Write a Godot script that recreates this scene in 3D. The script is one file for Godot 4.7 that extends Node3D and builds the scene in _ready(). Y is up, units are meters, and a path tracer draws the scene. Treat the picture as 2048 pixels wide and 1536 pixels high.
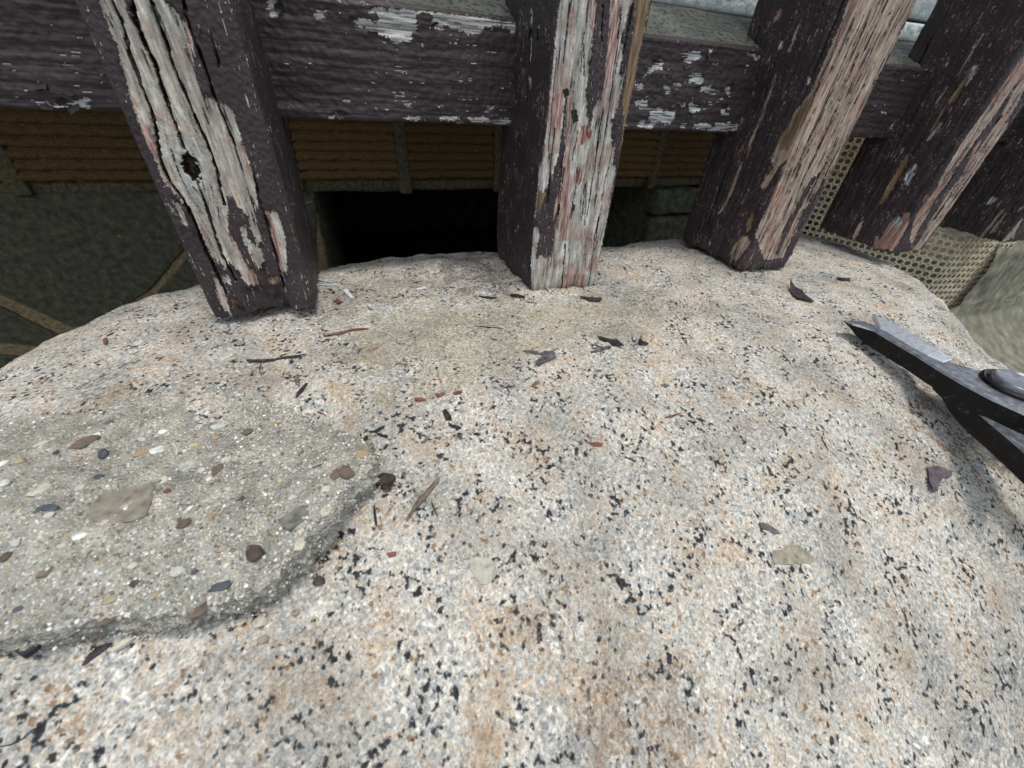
extends Node3D
# A weathered picket fence standing over a granite boulder beside a house. Metres, y up.
# x runs along the fence, z comes out of it towards the viewer, the fronts of the pickets lie at z = 0.

const EYE_Y := 0.33
const M := 0.001
const U := 0.18                  # eye to the fronts of the pickets
const PICKET_X := [-43.2, 99.4, 244.3, 386.1, 531.0]     # centres, mm
const PICKET_W := 38.5
const PICKET_D := 59.0
const PICKET_FOOT := 0.33 - 0.49 * 0.18

var low := FastNoiseLite.new()
var mid := FastNoiseLite.new()
var fine := FastNoiseLite.new()
var rng := RandomNumberGenerator.new()
var tile_spots: PackedByteArray
var tile_fine: PackedByteArray
var tile_streak: PackedByteArray
var tile_long: PackedByteArray
var tile_blotch: PackedByteArray
var taken := {}
var curl_mat: StandardMaterial3D

var PEEL := [
	[
		["b", [6.9, 99.7, 5.6, 96.9, 5.1, 93.8, 5.3, 86.5, 4.2, 80.1, 3.2, 75.1, 2.6, 68.5, 2.6, 62.0, 3.0, 58.5, 2.4, 54.0, 3.6, 49.2, 5.4, 45.8, 6.5, 40.6, 7.1, 32.0, 7.9, 23.0, 15.9, 22.5, 15.9, 31.6, 17.0, 38.5, 18.6, 45.0, 21.1, 47.8, 21.8, 44.9, 22.9, 41.3, 24.8, 38.2, 28.6, 43.5, 30.1, 52.2, 29.9, 58.7, 29.6, 62.9, 29.8, 68.3, 29.8, 73.1, 27.1, 75.3, 22.7, 76.0, 22.7, 82.4, 23.6, 87.3, 24.5, 93.2, 23.3, 95.7, 21.1, 98.3, 20.6, 101.0]],
		["p", [3.4, 69.9, 5.3, 68.6, 4.8, 62.5, 3.3, 58.1, 2.8, 61.5, 2.3, 65.8]],
		["p", [24.6, 94.7, 25.5, 91.4, 23.8, 86.6, 23.2, 89.7]],
		["p", [3.7, 48.1, 4.7, 44.1, 4.0, 35.3, 3.0, 35.4, 2.6, 41.3]],
		["b", [2.8, 45.9, 4.3, 45.8, 4.3, 38.9, 3.8, 34.7, 2.7, 36.0]],
		["b", [7.8, 44.0, 11.4, 45.7, 10.6, 35.6, 11.1, 27.3, 11.1, 20.4, 10.0, 20.5, 9.0, 26.1, 7.9, 32.6]],
		["p", [8.4, 39.3, 9.8, 38.1, 9.2, 32.5, 9.4, 27.4, 7.9, 32.6]],
		["b", [12.5, 45.7, 19.3, 45.5, 15.8, 34.8, 17.5, 29.5, 17.7, 22.7, 19.0, 16.9, 19.5, 12.5, 15.5, 13.6, 13.9, 18.1, 13.0, 24.4, 12.2, 32.4]],
		["p", [14.9, 35.4, 16.1, 34.1, 17.7, 22.7, 20.2, 16.9, 19.5, 12.5, 17.9, 13.4, 17.7, 20.6, 16.2, 28.9]],
		["b", [20.1, 35.8, 22.5, 36.4, 21.5, 31.3, 25.0, 27.1, 24.8, 20.1, 21.0, 19.7, 20.9, 25.3, 19.6, 30.7]],
		["b", [23.6, 45.4, 28.0, 45.3, 26.3, 37.5, 26.2, 29.0, 23.6, 26.5, 23.8, 33.1]],
		["b", [30.7, 41.0, 34.2, 40.9, 34.8, 31.9, 31.3, 15.9, 29.4, 16.1, 29.9, 27.5]],
		["p", [30.3, 41.7, 31.9, 41.0, 31.7, 29.4, 30.0, 16.0, 29.0, 16.9, 29.3, 27.5]],
		["b", [5.1, 17.4, 7.1, 17.2, 6.0, -1.0, 4.3, 3.3]],
		["p", [4.0, 12.4, 5.0, 10.9, 4.3, 3.3, 3.5, 6.5]],
		["b", [7.9, 17.9, 10.7, 17.3, 10.5, 14.0, 7.9, 14.3]],
		["t", [23.8, 15.4, 27.4, 15.9, 26.7, 13.3, 23.3, 12.5]],
		["b", [28.7, 12.4, 29.7, 12.3, 28.9, 6.9, 28.1, 8.6]],
		["t", [37.5, 37.7, 38.0, 36.4, 38.5, 25.6, 37.7, 24.9]],
		["b", [0.4, 29.2, 0.7, 27.9, 0.8, 21.9, -0.0, 21.3]],
		["r", [7.8, 7.5, 10.1, 8.1, 10.6, 5.7, 9.2, 3.1, 7.5, 3.7]],
	],
	[
		["b", [0.5, 114.0, 31.1, 117.1, 32.5, 112.5, 32.9, 99.9, 32.6, 85.9, 33.7, 70.3, 36.5, 46.4, 33.6, 30.4, -3.1, 31.9, -0.2, 69.5, 0.1, 109.5]],
		["b", [-2.8, 57.0, 37.2, 57.1, 38.9, 19.1, 38.8, -1.4, 34.5, -6.6, 20.9, -5.8, 0.2, -0.5, -1.8, 14.8, -3.0, 41.5]],
		["t", [31.1, 117.1, 38.7, 117.9, 37.9, 113.0, 39.1, 88.2, 39.7, 70.5, 39.4, 63.0, 35.1, 64.7, 33.9, 83.5, 32.9, 99.9]],
		["d", [14.1, 110.8, 14.3, 115.4, 20.2, 116.0, 20.7, 111.4, 21.6, 107.5, 23.3, 92.5, 23.8, 84.5, 20.5, 77.4, 20.9, 71.6, 17.7, 77.3, 15.7, 84.1, 16.4, 93.5, 15.1, 102.9]],
		["d", [6.9, 80.8, 7.7, 82.3, 8.0, 69.7, 9.7, 63.2, 11.3, 48.0, 10.4, 33.8, 9.4, 29.7, -3.0, 30.2, 1.9, 46.9, 4.7, 52.9, 6.6, 59.8, 7.3, 69.7]],
		["d", [4.5, 53.2, 10.6, 53.2, 9.8, 49.3, 10.7, 39.9, 11.7, 42.8, 13.1, 39.9, 12.3, 35.6, 9.6, 33.5, 8.2, 32.7, 9.6, 30.0, 9.6, 25.9, 9.4, 16.5, 6.9, 15.2, 3.5, 17.4, 1.2, 15.1, 0.9, 23.2, 2.6, 25.8, 0.7, 29.5, 0.4, 36.4, 1.8, 41.4, 2.9, 47.4]],
		["d", [16.5, 40.6, 18.5, 40.6, 19.0, 37.6, 17.1, 37.2]],
		["d", [29.7, 111.1, 31.6, 111.2, 33.0, 104.3, 32.8, 95.4, 32.2, 89.8, 30.3, 90.6, 30.7, 95.3, 28.6, 101.8]],
		["d", [31.8, 79.3, 33.9, 81.0, 36.0, 75.8, 37.4, 67.6, 35.7, 62.4, 31.3, 68.1, 30.8, 73.0]],
		["p", [12.3, 110.7, 15.5, 109.8, 15.5, 100.8, 13.9, 102.8]],
		["p", [21.3, 111.5, 25.6, 111.9, 26.6, 105.9, 27.4, 95.1, 27.0, 85.6, 24.2, 85.5, 22.7, 97.9]],
		["p", [3.4, 82.6, 6.0, 82.7, 6.5, 74.8, 5.7, 66.5, 0.5, 69.5, -0.1, 79.6]],
		["p", [7.7, 81.8, 10.7, 82.0, 11.2, 75.0, 10.9, 64.4, 9.5, 64.3]],
		["p", [9.3, 35.7, 18.2, 36.7, 19.3, 33.2, 16.9, 28.8, 17.3, 23.2, 13.6, 23.4, 12.4, 28.1, 9.6, 30.0]],
		["p", [17.9, 5.8, 32.3, 4.6, 33.7, -2.6, 18.0, -2.2]],
		["t", [-2.1, 46.3, 3.0, 46.6, 1.1, 38.9, -1.9, 35.7, -2.9, 40.3]],
		["p", [9.8, 49.3, 10.0, 41.2, 8.9, 34.9, 8.1, 33.6, 7.9, 42.1]],
		["r", [16.0, 71.5, 19.3, 72.6, 22.0, 70.0, 21.4, 65.6, 19.6, 67.8, 18.0, 64.5, 16.4, 67.2]],
		["r", [17.0, 54.0, 19.3, 55.8, 20.5, 51.6, 19.0, 47.3]],
		["p", [33.9, 13.4, 36.5, 14.7, 37.0, 6.9, 34.5, 5.0]],
		["p", [5.3, 107.7, 6.8, 107.8, 8.6, 93.9, 6.7, 98.0]],
		["p", [9.1, 62.1, 11.8, 63.3, 15.3, 46.7, 13.3, 35.0, 11.0, 35.1]],
		["w", [-25.9, 109.4, -23.8, 108.0, -22.9, 103.5, -24.8, 104.9]],
		["w", [-24.9, 101.8, -22.0, 99.9, -21.6, 91.9, -23.9, 94.3]],
		["w", [-22.8, 87.4, -19.9, 87.0, -20.4, 83.4, -22.5, 84.9]],
		["w", [-17.4, 103.7, -15.8, 103.2, -15.3, 99.7, -16.6, 100.6]],
	],
	[
		["b", [-4.9, 126.9, 37.7, 131.1, 38.8, 126.5, 37.5, 99.0, 37.9, 67.2, 37.7, 23.3, 33.5, 4.5, 15.9, 3.4, -0.9, 19.8, -0.7, 60.9, -3.6, 93.3, -3.4, 115.6]],
		["b", [-0.7, 122.9, -2.7, 116.1, -1.9, 102.9, -2.6, 92.0, -5.6, 86.1, -8.2, 81.5, -8.5, 74.4, -11.2, 69.2, -10.7, 60.0, -12.9, 59.7, -6.9, 55.4, -9.0, 50.5, -10.8, 44.6, -6.4, 43.7, -4.2, 55.0, -0.6, 60.8, -1.7, 91.4, -1.0, 102.9, -1.8, 116.0, 0.6, 122.8]],
		["t", [-2.4, 89.2, -5.2, 85.4, -7.7, 80.7, -8.5, 74.4, -11.2, 69.2, -9.6, 64.5, -2.3, 63.8, -1.1, 76.7, 0.5, 84.3]],
		["p", [-2.7, 116.3, -1.3, 122.8, 0.8, 123.0, 1.3, 114.2, 1.0, 107.4, -1.7, 107.9]],
		["p", [38.8, 120.4, 40.0, 126.6, 42.4, 124.4, 40.7, 98.5, 38.7, 79.6, 36.0, 81.1, 37.5, 99.0]],
		["p", [-1.1, 45.1, 3.1, 46.9, 6.4, 37.5, 1.1, 32.8]],
		["p", [10.0, 18.2, 12.5, 23.3, 17.9, 12.3, 13.6, 4.7]],
		["d", [22.8, 52.2, 27.1, 52.2, 25.8, 38.0, 25.3, 21.7, 26.3, 6.2, 23.1, 6.4, 20.8, 24.0]],
		["d", [-4.2, 58.3, -3.2, 55.8, -2.8, 41.5, -1.5, 28.0, -3.1, 26.0, -4.2, 41.5]],
		["d", [34.9, 51.2, 35.7, 55.8, 37.8, 37.7, 36.9, 22.3, 36.8, 6.6, 31.9, 2.3, 29.4, 32.9]],
		["t", [-10.9, 27.9, -7.6, 31.8, -5.1, 22.3, -7.2, 18.5]],
		["b", [-12.1, 11.4, -7.2, 18.5, -1.1, 15.1, -3.5, 6.6, -6.4, 0.9, -13.6, 2.9]],
		["w", [-33.5, 110.1, -31.4, 109.3, -31.3, 106.1, -33.4, 106.9]],
		["w", [-9.5, 95.3, -7.2, 95.7, -6.4, 92.6, -6.2, 89.7]],
		["b", [-26.1, 119.2, -25.7, 121.1, -25.1, 110.5, -25.1, 105.0, -26.6, 105.7, -26.7, 113.3]],
		["b", [-29.3, 94.8, -28.7, 97.8, -26.2, 80.8, -26.5, 72.5, -28.8, 62.6, -30.5, 63.3, -29.2, 77.3]],
		["b", [-31.0, 54.0, -29.2, 53.3, -28.5, 38.8, -30.6, 25.7, -33.8, 22.6, -31.4, 33.0]],
		["p", [-43.8, 118.1, -41.6, 122.1, -39.3, 122.0, -40.7, 118.7, -44.4, 116.1]],
	],
	[
		["b", [3.7, 114.8, 3.9, 124.3, 21.8, 121.9, 27.8, 98.8, 39.0, 70.6, 41.0, 47.2, 43.6, 17.6, 43.8, 3.1, 42.9, -2.7, 32.5, -3.2, 12.3, 9.3, 0.9, 26.5, 3.5, 42.0, 1.6, 54.7, 0.6, 72.4, 2.6, 91.1, 3.5, 106.7]],
		["d", [15.9, 93.8, 18.9, 96.2, 22.8, 83.4, 22.5, 70.4, 24.0, 56.5, 21.5, 40.7, 21.8, 22.7, 22.1, 9.9, 17.2, 11.2, 13.5, 36.0, 11.3, 54.7, 12.4, 71.8, 15.0, 83.1]],
		["p", [3.6, 110.8, 5.3, 113.6, 10.9, 109.9, 13.4, 96.7, 7.0, 89.0, 2.6, 91.1]],
		["p", [18.9, 61.8, 16.7, 68.6, 18.2, 73.6, 25.5, 61.8, 26.9, 52.9, 23.5, 52.9]],
		["p", [4.6, 43.8, 8.6, 55.6, 12.4, 53.8, 12.4, 39.9, 11.2, 26.2, 7.6, 17.0, 0.9, 26.5]],
		["t", [-26.1, 59.2, -24.9, 61.2, -22.8, 57.0, -22.3, 46.8, -22.1, 35.0, -23.9, 27.4, -25.3, 27.0, -26.7, 44.0]],
		["w", [-18.0, 54.2, -17.3, 56.1, -13.9, 52.1, -14.1, 46.5, -14.6, 42.6, -17.4, 43.9, -19.8, 49.2]],
		["w", [-18.8, 108.3, -18.1, 109.1, -15.6, 108.7, -14.6, 104.8, -15.4, 99.0, -17.0, 98.9]],
		["t", [-19.0, 106.9, -17.5, 106.9, -17.0, 98.9, -16.1, 91.4, -19.2, 89.7, -20.9, 91.1, -19.5, 96.6]],
		["t", [-20.9, 87.2, -20.4, 90.4, -19.0, 84.1, -19.1, 77.6, -19.4, 72.5, -20.8, 77.4]],
		["w", [-17.3, 80.2, -16.0, 79.5, -16.6, 73.7, -17.4, 69.4, -19.5, 69.1, -18.8, 74.3]],
		["p", [-11.6, 18.1, -7.5, 26.5, -3.2, 27.7, -0.2, 21.4, 1.9, 8.4, 1.8, 1.8, -12.6, 0.1, -15.3, 8.3, -11.0, 8.5]],
		["w", [-10.0, 20.7, -8.1, 24.3, -4.0, 20.3, -6.0, 17.6, -9.3, 16.1]],
		["b", [-30.8, 12.5, -28.9, 15.3, -27.2, 6.8, -27.7, -0.4, -30.0, 1.3]],
		["w", [-32.0, 62.9, -29.9, 63.7, -29.0, 60.6, -30.1, 60.0]],
		["w", [-22.5, 38.9, -21.5, 40.6, -20.8, 38.8, -22.1, 37.5]],
		["b", [-26.6, 98.5, -25.3, 97.8, -25.0, 90.9, -26.1, 88.4, -27.0, 89.1]],
		["b", [-24.4, 117.5, -23.1, 123.6, -22.4, 123.6, -22.7, 116.1, -23.1, 104.7, -23.8, 103.2]],
	],
	[
		["w", [-27.8, 27.6, -26.5, 30.3, -21.5, 29.1, -23.6, 24.4, -26.8, 23.6]],
		["b", [-15.0, 22.4, -13.1, 24.1, -13.3, 0.6, -15.7, -0.8]],
		["p", [-11.3, 19.8, -10.2, 21.3, -8.5, 4.7, -11.5, 4.4]],
		["b", [0.8, 20.8, 12.1, 3.9, -0.9, -0.4]],
		["b", [-5.3, 27.3, -4.4, 28.7, -3.1, 26.7, -5.2, 22.7]],
		["b", [-43.9, 67.5, -42.2, 70.9, -41.8, 68.9, -42.8, 66.6]],
		["b", [32.5, 0.7, 9.3, 26.1, 17.4, 48.2, 117.1, -9.3, 8.6, -3.2]],
	],
]
var RAIL_PEEL := [
	["b", [17.3, 36.5, 22.1, 37.7, 41.7, 38.6, 59.8, 39.7, 80.7, 38.2, 81.0, 34.8, 77.0, 33.9, 73.7, 36.5, 65.9, 35.3, 62.9, 32.9, 56.8, 32.9, 47.2, 34.4, 44.2, 32.5, 41.4, 33.4, 43.1, 37.2, 38.9, 37.9, 36.0, 36.6, 36.3, 31.9, 33.8, 30.6, 33.2, 27.9, 26.1, 27.4, 25.0, 29.2, 18.2, 29.2, 15.9, 31.3, 11.3, 31.0, 11.0, 33.0, 16.9, 33.7, 20.0, 32.7, 20.4, 35.0]],
	["b", [-18.6, 35.7, -15.3, 36.4, -14.5, 34.2, -16.0, 31.7, -19.0, 31.2]],
	["b", [-2.0, 34.6, 2.0, 35.2, 0.9, 32.6, -2.5, 32.3]],
	["b", [13.9, 38.6, 20.9, 39.1, 18.3, 38.3]],
	["b", [5.7, 38.4, 8.9, 38.7, 8.1, 38.0, 6.3, 37.9]],
	["b", [26.6, 25.5, 28.0, 25.3, 27.5, 24.4, 26.5, 24.7]],
	["b", [35.6, 27.5, 39.2, 28.0, 38.8, 27.3, 35.9, 27.1]],
	["b", [3.0, 6.9, 6.1, 6.8, 4.1, 5.5, 3.1, 5.4]],
	["b", [24.9, 10.9, 32.3, 11.3, 32.3, 10.4, 28.5, 9.7]],
	["b", [28.6, 7.1, 31.6, 6.9, 31.0, 5.3, 28.4, 5.2]],
	["b", [42.8, 6.7, 46.4, 6.8, 45.5, 5.7, 43.5, 5.9]],
	["b", [65.7, 5.9, 70.8, 7.5, 70.0, 5.7, 66.6, 4.9]],
	["b", [-3.9, 1.4, 0.6, 1.8, 1.8, 0.4, -1.8, 0.0]],
	["b", [28.0, 1.9, 36.2, 2.2, 37.2, 0.2, 29.4, -0.1]],
	["b", [44.1, 2.3, 53.5, 2.6, 53.5, 1.1, 44.9, 0.6]],
	["b", [56.9, 2.6, 71.0, 2.7, 80.3, 1.6, 77.3, -0.3, 58.9, 0.6]],
	["w", [-103.3, 2.1, -98.7, 2.2, -98.8, 1.6, -102.1, 1.3]],
	["w", [-99.1, 1.1, -93.7, 1.6, -92.9, 0.3, -98.5, -0.1]],
	["w", [-90.0, 3.2, -86.1, 3.5, -86.2, 1.8, -85.7, 0.0, -91.8, 0.0]],
	["w", [153.5, 26.4, 156.2, 28.9, 160.9, 30.9, 161.7, 26.3, 155.6, 25.3, 150.2, 22.6]],
	["w", [170.8, 33.9, 182.5, 35.3, 183.7, 32.4, 176.3, 29.5, 172.4, 31.1]],
	["w", [178.3, 24.8, 184.2, 27.0, 189.4, 24.1, 187.8, 20.8, 180.0, 23.0]],
	["w", [188.8, 20.9, 193.7, 21.1, 203.0, 19.0, 199.6, 17.5, 189.6, 19.0]],
	["w", [164.3, 20.3, 168.9, 19.3, 169.8, 16.8, 166.5, 16.6]],
	["w", [169.6, 21.2, 174.8, 21.5, 176.2, 20.3, 170.5, 20.0]],
	["w", [205.1, 21.0, 208.9, 21.9, 210.6, 18.6, 208.8, 17.9]],
	["w", [147.8, 12.6, 156.0, 12.9, 157.7, 10.4, 164.5, 10.0, 168.8, 8.9, 175.6, 9.1, 177.9, 5.8, 174.9, 2.9, 166.6, 4.0, 162.9, 0.5, 154.0, 0.9, 151.5, 2.9, 159.6, 4.5, 159.5, 7.9, 150.3, 10.1]],
	["w", [177.8, 13.9, 180.7, 14.0, 182.0, 10.7, 179.0, 10.6]],
	["w", [183.5, 12.1, 185.6, 14.2, 188.5, 12.3, 198.2, 11.3, 190.6, 9.6, 186.4, 7.4]],
	["w", [206.4, 10.9, 214.0, 11.9, 214.7, 8.4, 210.4, 8.2]],
	["w", [190.0, 3.7, 198.2, 4.3, 205.3, 3.0, 207.8, 4.6, 222.4, 4.3, 226.3, 1.4, 215.4, 0.3, 199.8, 0.7, 192.0, 1.6]],
	["w", [186.9, 36.2, 189.8, 36.1, 189.4, 34.9, 188.0, 34.8]],
	["w", [213.6, 36.8, 223.6, 35.9, 222.4, 34.3, 215.3, 35.7]],
	["w", [145.6, 19.9, 152.0, 19.7, 152.6, 17.8, 147.9, 18.2]],
	["w", [182.0, 3.1, 185.8, 3.9, 185.9, 1.1, 182.5, 1.7]],
	["w", [191.3, 30.8, 196.2, 31.1, 195.6, 30.1, 192.2, 29.9]],
	["w", [341.5, 14.8, 347.4, 15.0, 348.7, 13.6, 343.6, 13.4]],
	["w", [345.7, 33.2, 348.1, 33.4, 349.4, 31.2, 347.0, 32.0]],
	["w", [360.0, 6.5, 360.6, 10.5, 361.9, 10.1, 363.2, 5.1]],
	["w", [354.9, 36.0, 359.8, 36.2, 361.2, 35.0, 357.0, 34.8]],
]

var CRACKS := [
	[[1.3, 3.5, [8.8, 98.6, 8.5, 97.2, 8.6, 91.2, 7.5, 85.1, 7.3, 80.7, 7.1, 76.1, 7.2, 72.2, 6.4, 66.8, 4.7, 61.0, 3.9, 56.0, 4.3, 50.8, 5.9, 45.8, 6.5, 40.6, 6.4, 34.6, 6.4, 26.9, 6.9, 20.1, 7.1, 9.9]], [1.7, 4.5, [12.9, 98.9, 12.9, 97.6, 12.1, 91.1, 12.6, 85.4, 12.7, 81.4, 12.3, 75.9, 12.0, 70.6, 12.1, 65.0, 12.0, 61.6]], [1.0, 3, [12.1, 51.8, 11.9, 46.8, 11.7, 40.5, 11.1, 32.5, 11.0, 25.3, 12.4, 15.4]], [1.2, 3.5, [17.8, 98.0, 17.6, 95.5, 17.7, 89.6, 17.5, 83.7, 17.8, 77.5, 18.1, 73.6, 18.3, 69.0, 18.9, 65.2, 19.2, 59.2, 19.1, 54.5, 18.4, 50.6, 17.7, 43.8]], [0.9, 3, [25.7, 98.8, 25.1, 92.5, 25.6, 87.9, 25.8, 82.2, 25.7, 76.5, 26.2, 71.1, 26.8, 66.8, 27.0, 62.8]], [0.8, 2.5, [30.3, 55.0, 29.5, 46.5, 29.7, 37.4, 29.3, 27.5, 29.0, 16.9, 28.3, 9.4]], [0.7, 2, [30.0, 91.7, 30.0, 86.6, 29.5, 83.6]]],
	[[0.6, 2, [26.2, 109.6, 26.9, 104.7, 27.5, 91.9, 28.2, 80.7, 28.5, 70.2, 28.5, 57.0, 29.3, 46.5]], [0.5, 2, [23.0, 50.4, 25.7, 30.7]], [0.5, 1.5, [22.4, 49.2, 23.8, 35.2]], [0.6, 2, [16.8, 21.4, 17.3, 13.5, 18.4, -1.2]], [0.6, 2, [32.8, 34.1, 33.1, 17.5, 34.9, -2.7]], [0.4, 1.5, [12.2, 98.4, 14.4, 88.8]], [0.5, 1.5, [18.0, 109.6, 19.8, 99.0]], [0.5, 1.5, [14.0, 58.7, 14.9, 69.9]]],
]

var FLAKES := [
	["paint_flake", "dark", "black paint flake right of the dusty patch, nearest the second picket", "flake", [91.6, 51.2, 94.3, 52.6, 99.7, 55.5, 99.5, 60.7, 95.6, 59.0, 94.9, 55.1, 91.8, 53.6], 1.2],
	["paint_flake", "dark", "small black paint flake just right of the larger black flake", "flake", [108.6, 58.3, 111.7, 55.1, 111.3, 58.1, 113.1, 60.0, 111.3, 61.1, 108.2, 60.4], 0.6],
	["paint_flake", "purple", "two-lobed grey-purple paint flake on the dusty patch below second picket", "flake", [56.3, 52.3, 59.5, 53.1, 63.4, 56.4, 68.0, 56.1, 67.6, 60.1, 64.0, 61.2, 58.9, 63.2, 57.4, 61.6, 60.6, 59.1, 63.1, 57.3, 60.2, 55.6, 56.4, 53.3], 1.5],
	["paint_flake", "purple", "slim grey flake lying under the black flake on the dusty patch", "flake", [83.3, 60.4, 88.9, 58.9, 94.7, 58.8, 93.0, 60.2, 87.8, 60.8, 83.4, 61.2], 0.5],
	["paint_flake", "paint", "jagged dark leaf-like flake right of the third picket's foot", "flake", [245.9, 18.9, 241.4, 25.0, 242.0, 27.7, 242.0, 31.6, 238.3, 37.1, 237.0, 41.7, 233.5, 45.7, 229.9, 43.9, 226.3, 40.9, 230.9, 33.3, 237.6, 26.9], 3.0],
	["paint_flake", "paint", "small dark flake at the boulder's far right corner", "flake", [291.6, 17.0, 294.0, 19.4, 300.8, 20.3, 293.1, 25.1, 289.6, 22.6], 0.8],
	["paint_flake", "dark", "curled black flake right of the concrete fragment's upper corner", "flake", [17.1, 76.8, 18.4, 76.5, 18.6, 78.2, 19.5, 79.7, 19.4, 81.3, 17.4, 81.2, 17.3, 79.2], 1.4],
	["paint_flake", "paint", "thin dark sheet laid for the shadow of the curled black flake", "flake", [18.0, 81.9, 19.2, 83.2, 21.8, 85.0, 20.9, 85.5, 18.9, 84.3, 17.9, 83.2], 0.4],  # flat dark piece that stands for the shadow of the curled flake
	["paint_flake", "purple", "ragged purple-grey flake below the shears at right", "flake", [192.1, 140.0, 198.6, 140.5, 200.9, 141.9, 203.4, 143.9, 200.4, 145.3, 197.2, 144.6, 192.5, 145.9, 189.6, 147.8, 187.3, 147.7, 189.0, 145.2, 188.4, 144.5, 190.9, 142.2], 1.6],
	["paint_flake", "purple", "dark glossy flake above the tan stone chip at right", "flake", [107.1, 138.9, 109.8, 139.8, 112.1, 142.0, 112.9, 143.6, 110.6, 143.1, 109.1, 141.5, 106.7, 140.3], 1.0],
	["stone_chip", "tan", "flat tan stone chip on the lower right of the boulder", "stone chip", [106.4, 147.0, 110.8, 147.8, 113.6, 147.0, 116.7, 148.2, 116.6, 149.9, 120.4, 152.8, 117.9, 153.3, 109.8, 151.5, 104.8, 150.2, 104.7, 148.7], 0.5],
	["stone_chip", "pale", "pale banded stone chip right of the concrete fragment", "stone chip", [13.9, 125.1, 15.9, 124.8, 19.7, 126.2, 20.6, 127.9, 20.2, 130.0, 18.3, 132.2, 15.0, 131.0, 14.3, 129.1, 13.6, 127.1], 0.5],
	["paint_flake", "dark", "tiny dark sliver left of the second picket's foot", "flake", [51.7, 0.2, 56.5, 1.3, 60.8, 4.1, 55.7, 3.8], 0.2],
	["paint_flake", "dark", "dark flake under the left corner of the second picket", "flake", [68.2, 1.2, 72.2, 2.0, 74.9, 6.2, 71.6, 6.6, 68.2, 4.0], 0.4],
	["paint_flake", "paint", "dark flake in front of the second picket's right corner", "flake", [102.3, 12.2, 107.9, 14.6, 113.6, 16.9, 110.6, 20.2, 105.3, 17.4], 0.6],
	["wood_chip", "red", "small dark red chip alone in the middle of the boulder", "wood chip", [61.3, 101.4, 63.4, 102.2, 66.6, 103.2, 66.0, 103.9, 62.8, 103.4, 61.7, 102.3], 0.3],
	["wood_chip", "red", "red chip at the left below the dusty patch", "wood chip", [8.7, 68.9, 11.4, 69.3, 12.8, 70.9, 10.4, 71.0, 8.9, 70.1], 0.2],
	["wood_chip", "red", "tiny red chip between two others below the dusty patch", "wood chip", [16.4, 68.8, 19.3, 68.4, 19.7, 69.6, 16.7, 70.7], 0.2],
	["wood_chip", "red", "tiny red chip at the right end below the dusty patch", "wood chip", [22.4, 70.3, 25.6, 70.6, 25.0, 71.5, 22.5, 71.6], 0.2],
	["wood_chip", "red", "red chip close right of the concrete fragment's front edge", "wood chip", [-6.8, 118.3, -4.4, 118.6, -4.6, 119.5, -6.4, 119.5], 0.2],
	["wood_chip", "red", "red chip beside the first picket's right foot", "wood chip", [-17.2, -12.7, -15.0, -12.9, -12.4, -10.2, -15.0, -9.2], 0.3],
	["wood_chip", "red", "round red crumb far left of the first picket", "wood chip", [-103.7, -2.3, -103.0, -3.7, -101.3, -0.5, -101.0, 2.7, -102.2, 1.4], 0.4],
	["wood_chip", "bark", "dark fibrous wood crumb wedged at the concrete fragment's right corner", "wood chip", [-7.6, 96.9, -5.4, 97.2, -2.1, 97.9, -1.5, 98.5, -2.9, 100.7, -3.3, 101.9, -5.2, 102.3, -6.2, 100.3, -7.5, 99.0], 4.0],
	["bark_strip", "dark", "dark strip behind the concrete fragment's upper right corner", "bark strip", [-7.4, 79.9, -5.6, 79.9, -2.2, 78.7, -2.6, 79.5, -5.2, 80.6, -7.0, 80.6], 0.5],
	["bark_strip", "dark", "short dark strip on the concrete fragment's upper right corner", "bark strip", [-9.5, 83.5, -8.5, 82.3, -7.7, 82.5, -8.2, 83.6, -8.9, 84.3], 0.3],
	["bark_strip", "dark", "dark strip forming a V with another near the fragment", "bark strip", [-5.7, 80.5, -3.5, 81.9, -2.1, 83.2, -2.6, 83.4, -4.5, 82.3], 0.3],
	["dry_leaf", "paint", "narrow dark dry leaf in front of the concrete fragment", "leaf", [-71.3, 122.4, -70.8, 121.1, -69.6, 119.6, -67.5, 119.5, -66.3, 119.8, -67.3, 120.5, -68.4, 120.9, -69.8, 121.7, -70.8, 122.4], 0.6],
	["paint_flake", "greyed", "faint grey flake above the middle of the boulder", "flake", [7.8, 87.7, 9.8, 85.9, 11.3, 85.7, 10.6, 86.7, 9.0, 87.7], 0.2],
	["paint_flake", "dark", "tiny black crumb in the lower middle of the boulder", "flake", [52.7, 140.1, 53.8, 140.3, 53.7, 141.3, 52.8, 141.8, 52.4, 141.1], 0.3],
	["paint_flake", "greyed", "grey flake just below the two-lobed flake", "flake", [51.4, 73.8, 53.4, 71.9, 55.5, 71.6, 54.5, 73.0, 52.3, 74.6], 0.2],
	["wood_splinter", "white", "small white sliver right of the first picket, near boulder's far edge", "splinter", [23.0, -16.9, 28.0, -17.2, 28.3, -15.6, 23.7, -15.1], 0.1],
	["wood_splinter", "white", "thick white and pink sliver right of the first picket's foot", "splinter", [-12.3, -22.8, -10.3, -22.3, -7.5, -11.3, -8.4, -9.4, -10.9, -16.6], 0.8],
	["wood_splinter", "white", "short white sliver touching the first picket's right foot", "splinter", [-27.0, -38.4, -25.8, -39.5, -23.7, -32.1, -24.6, -31.5], 0.4],
]
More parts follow.
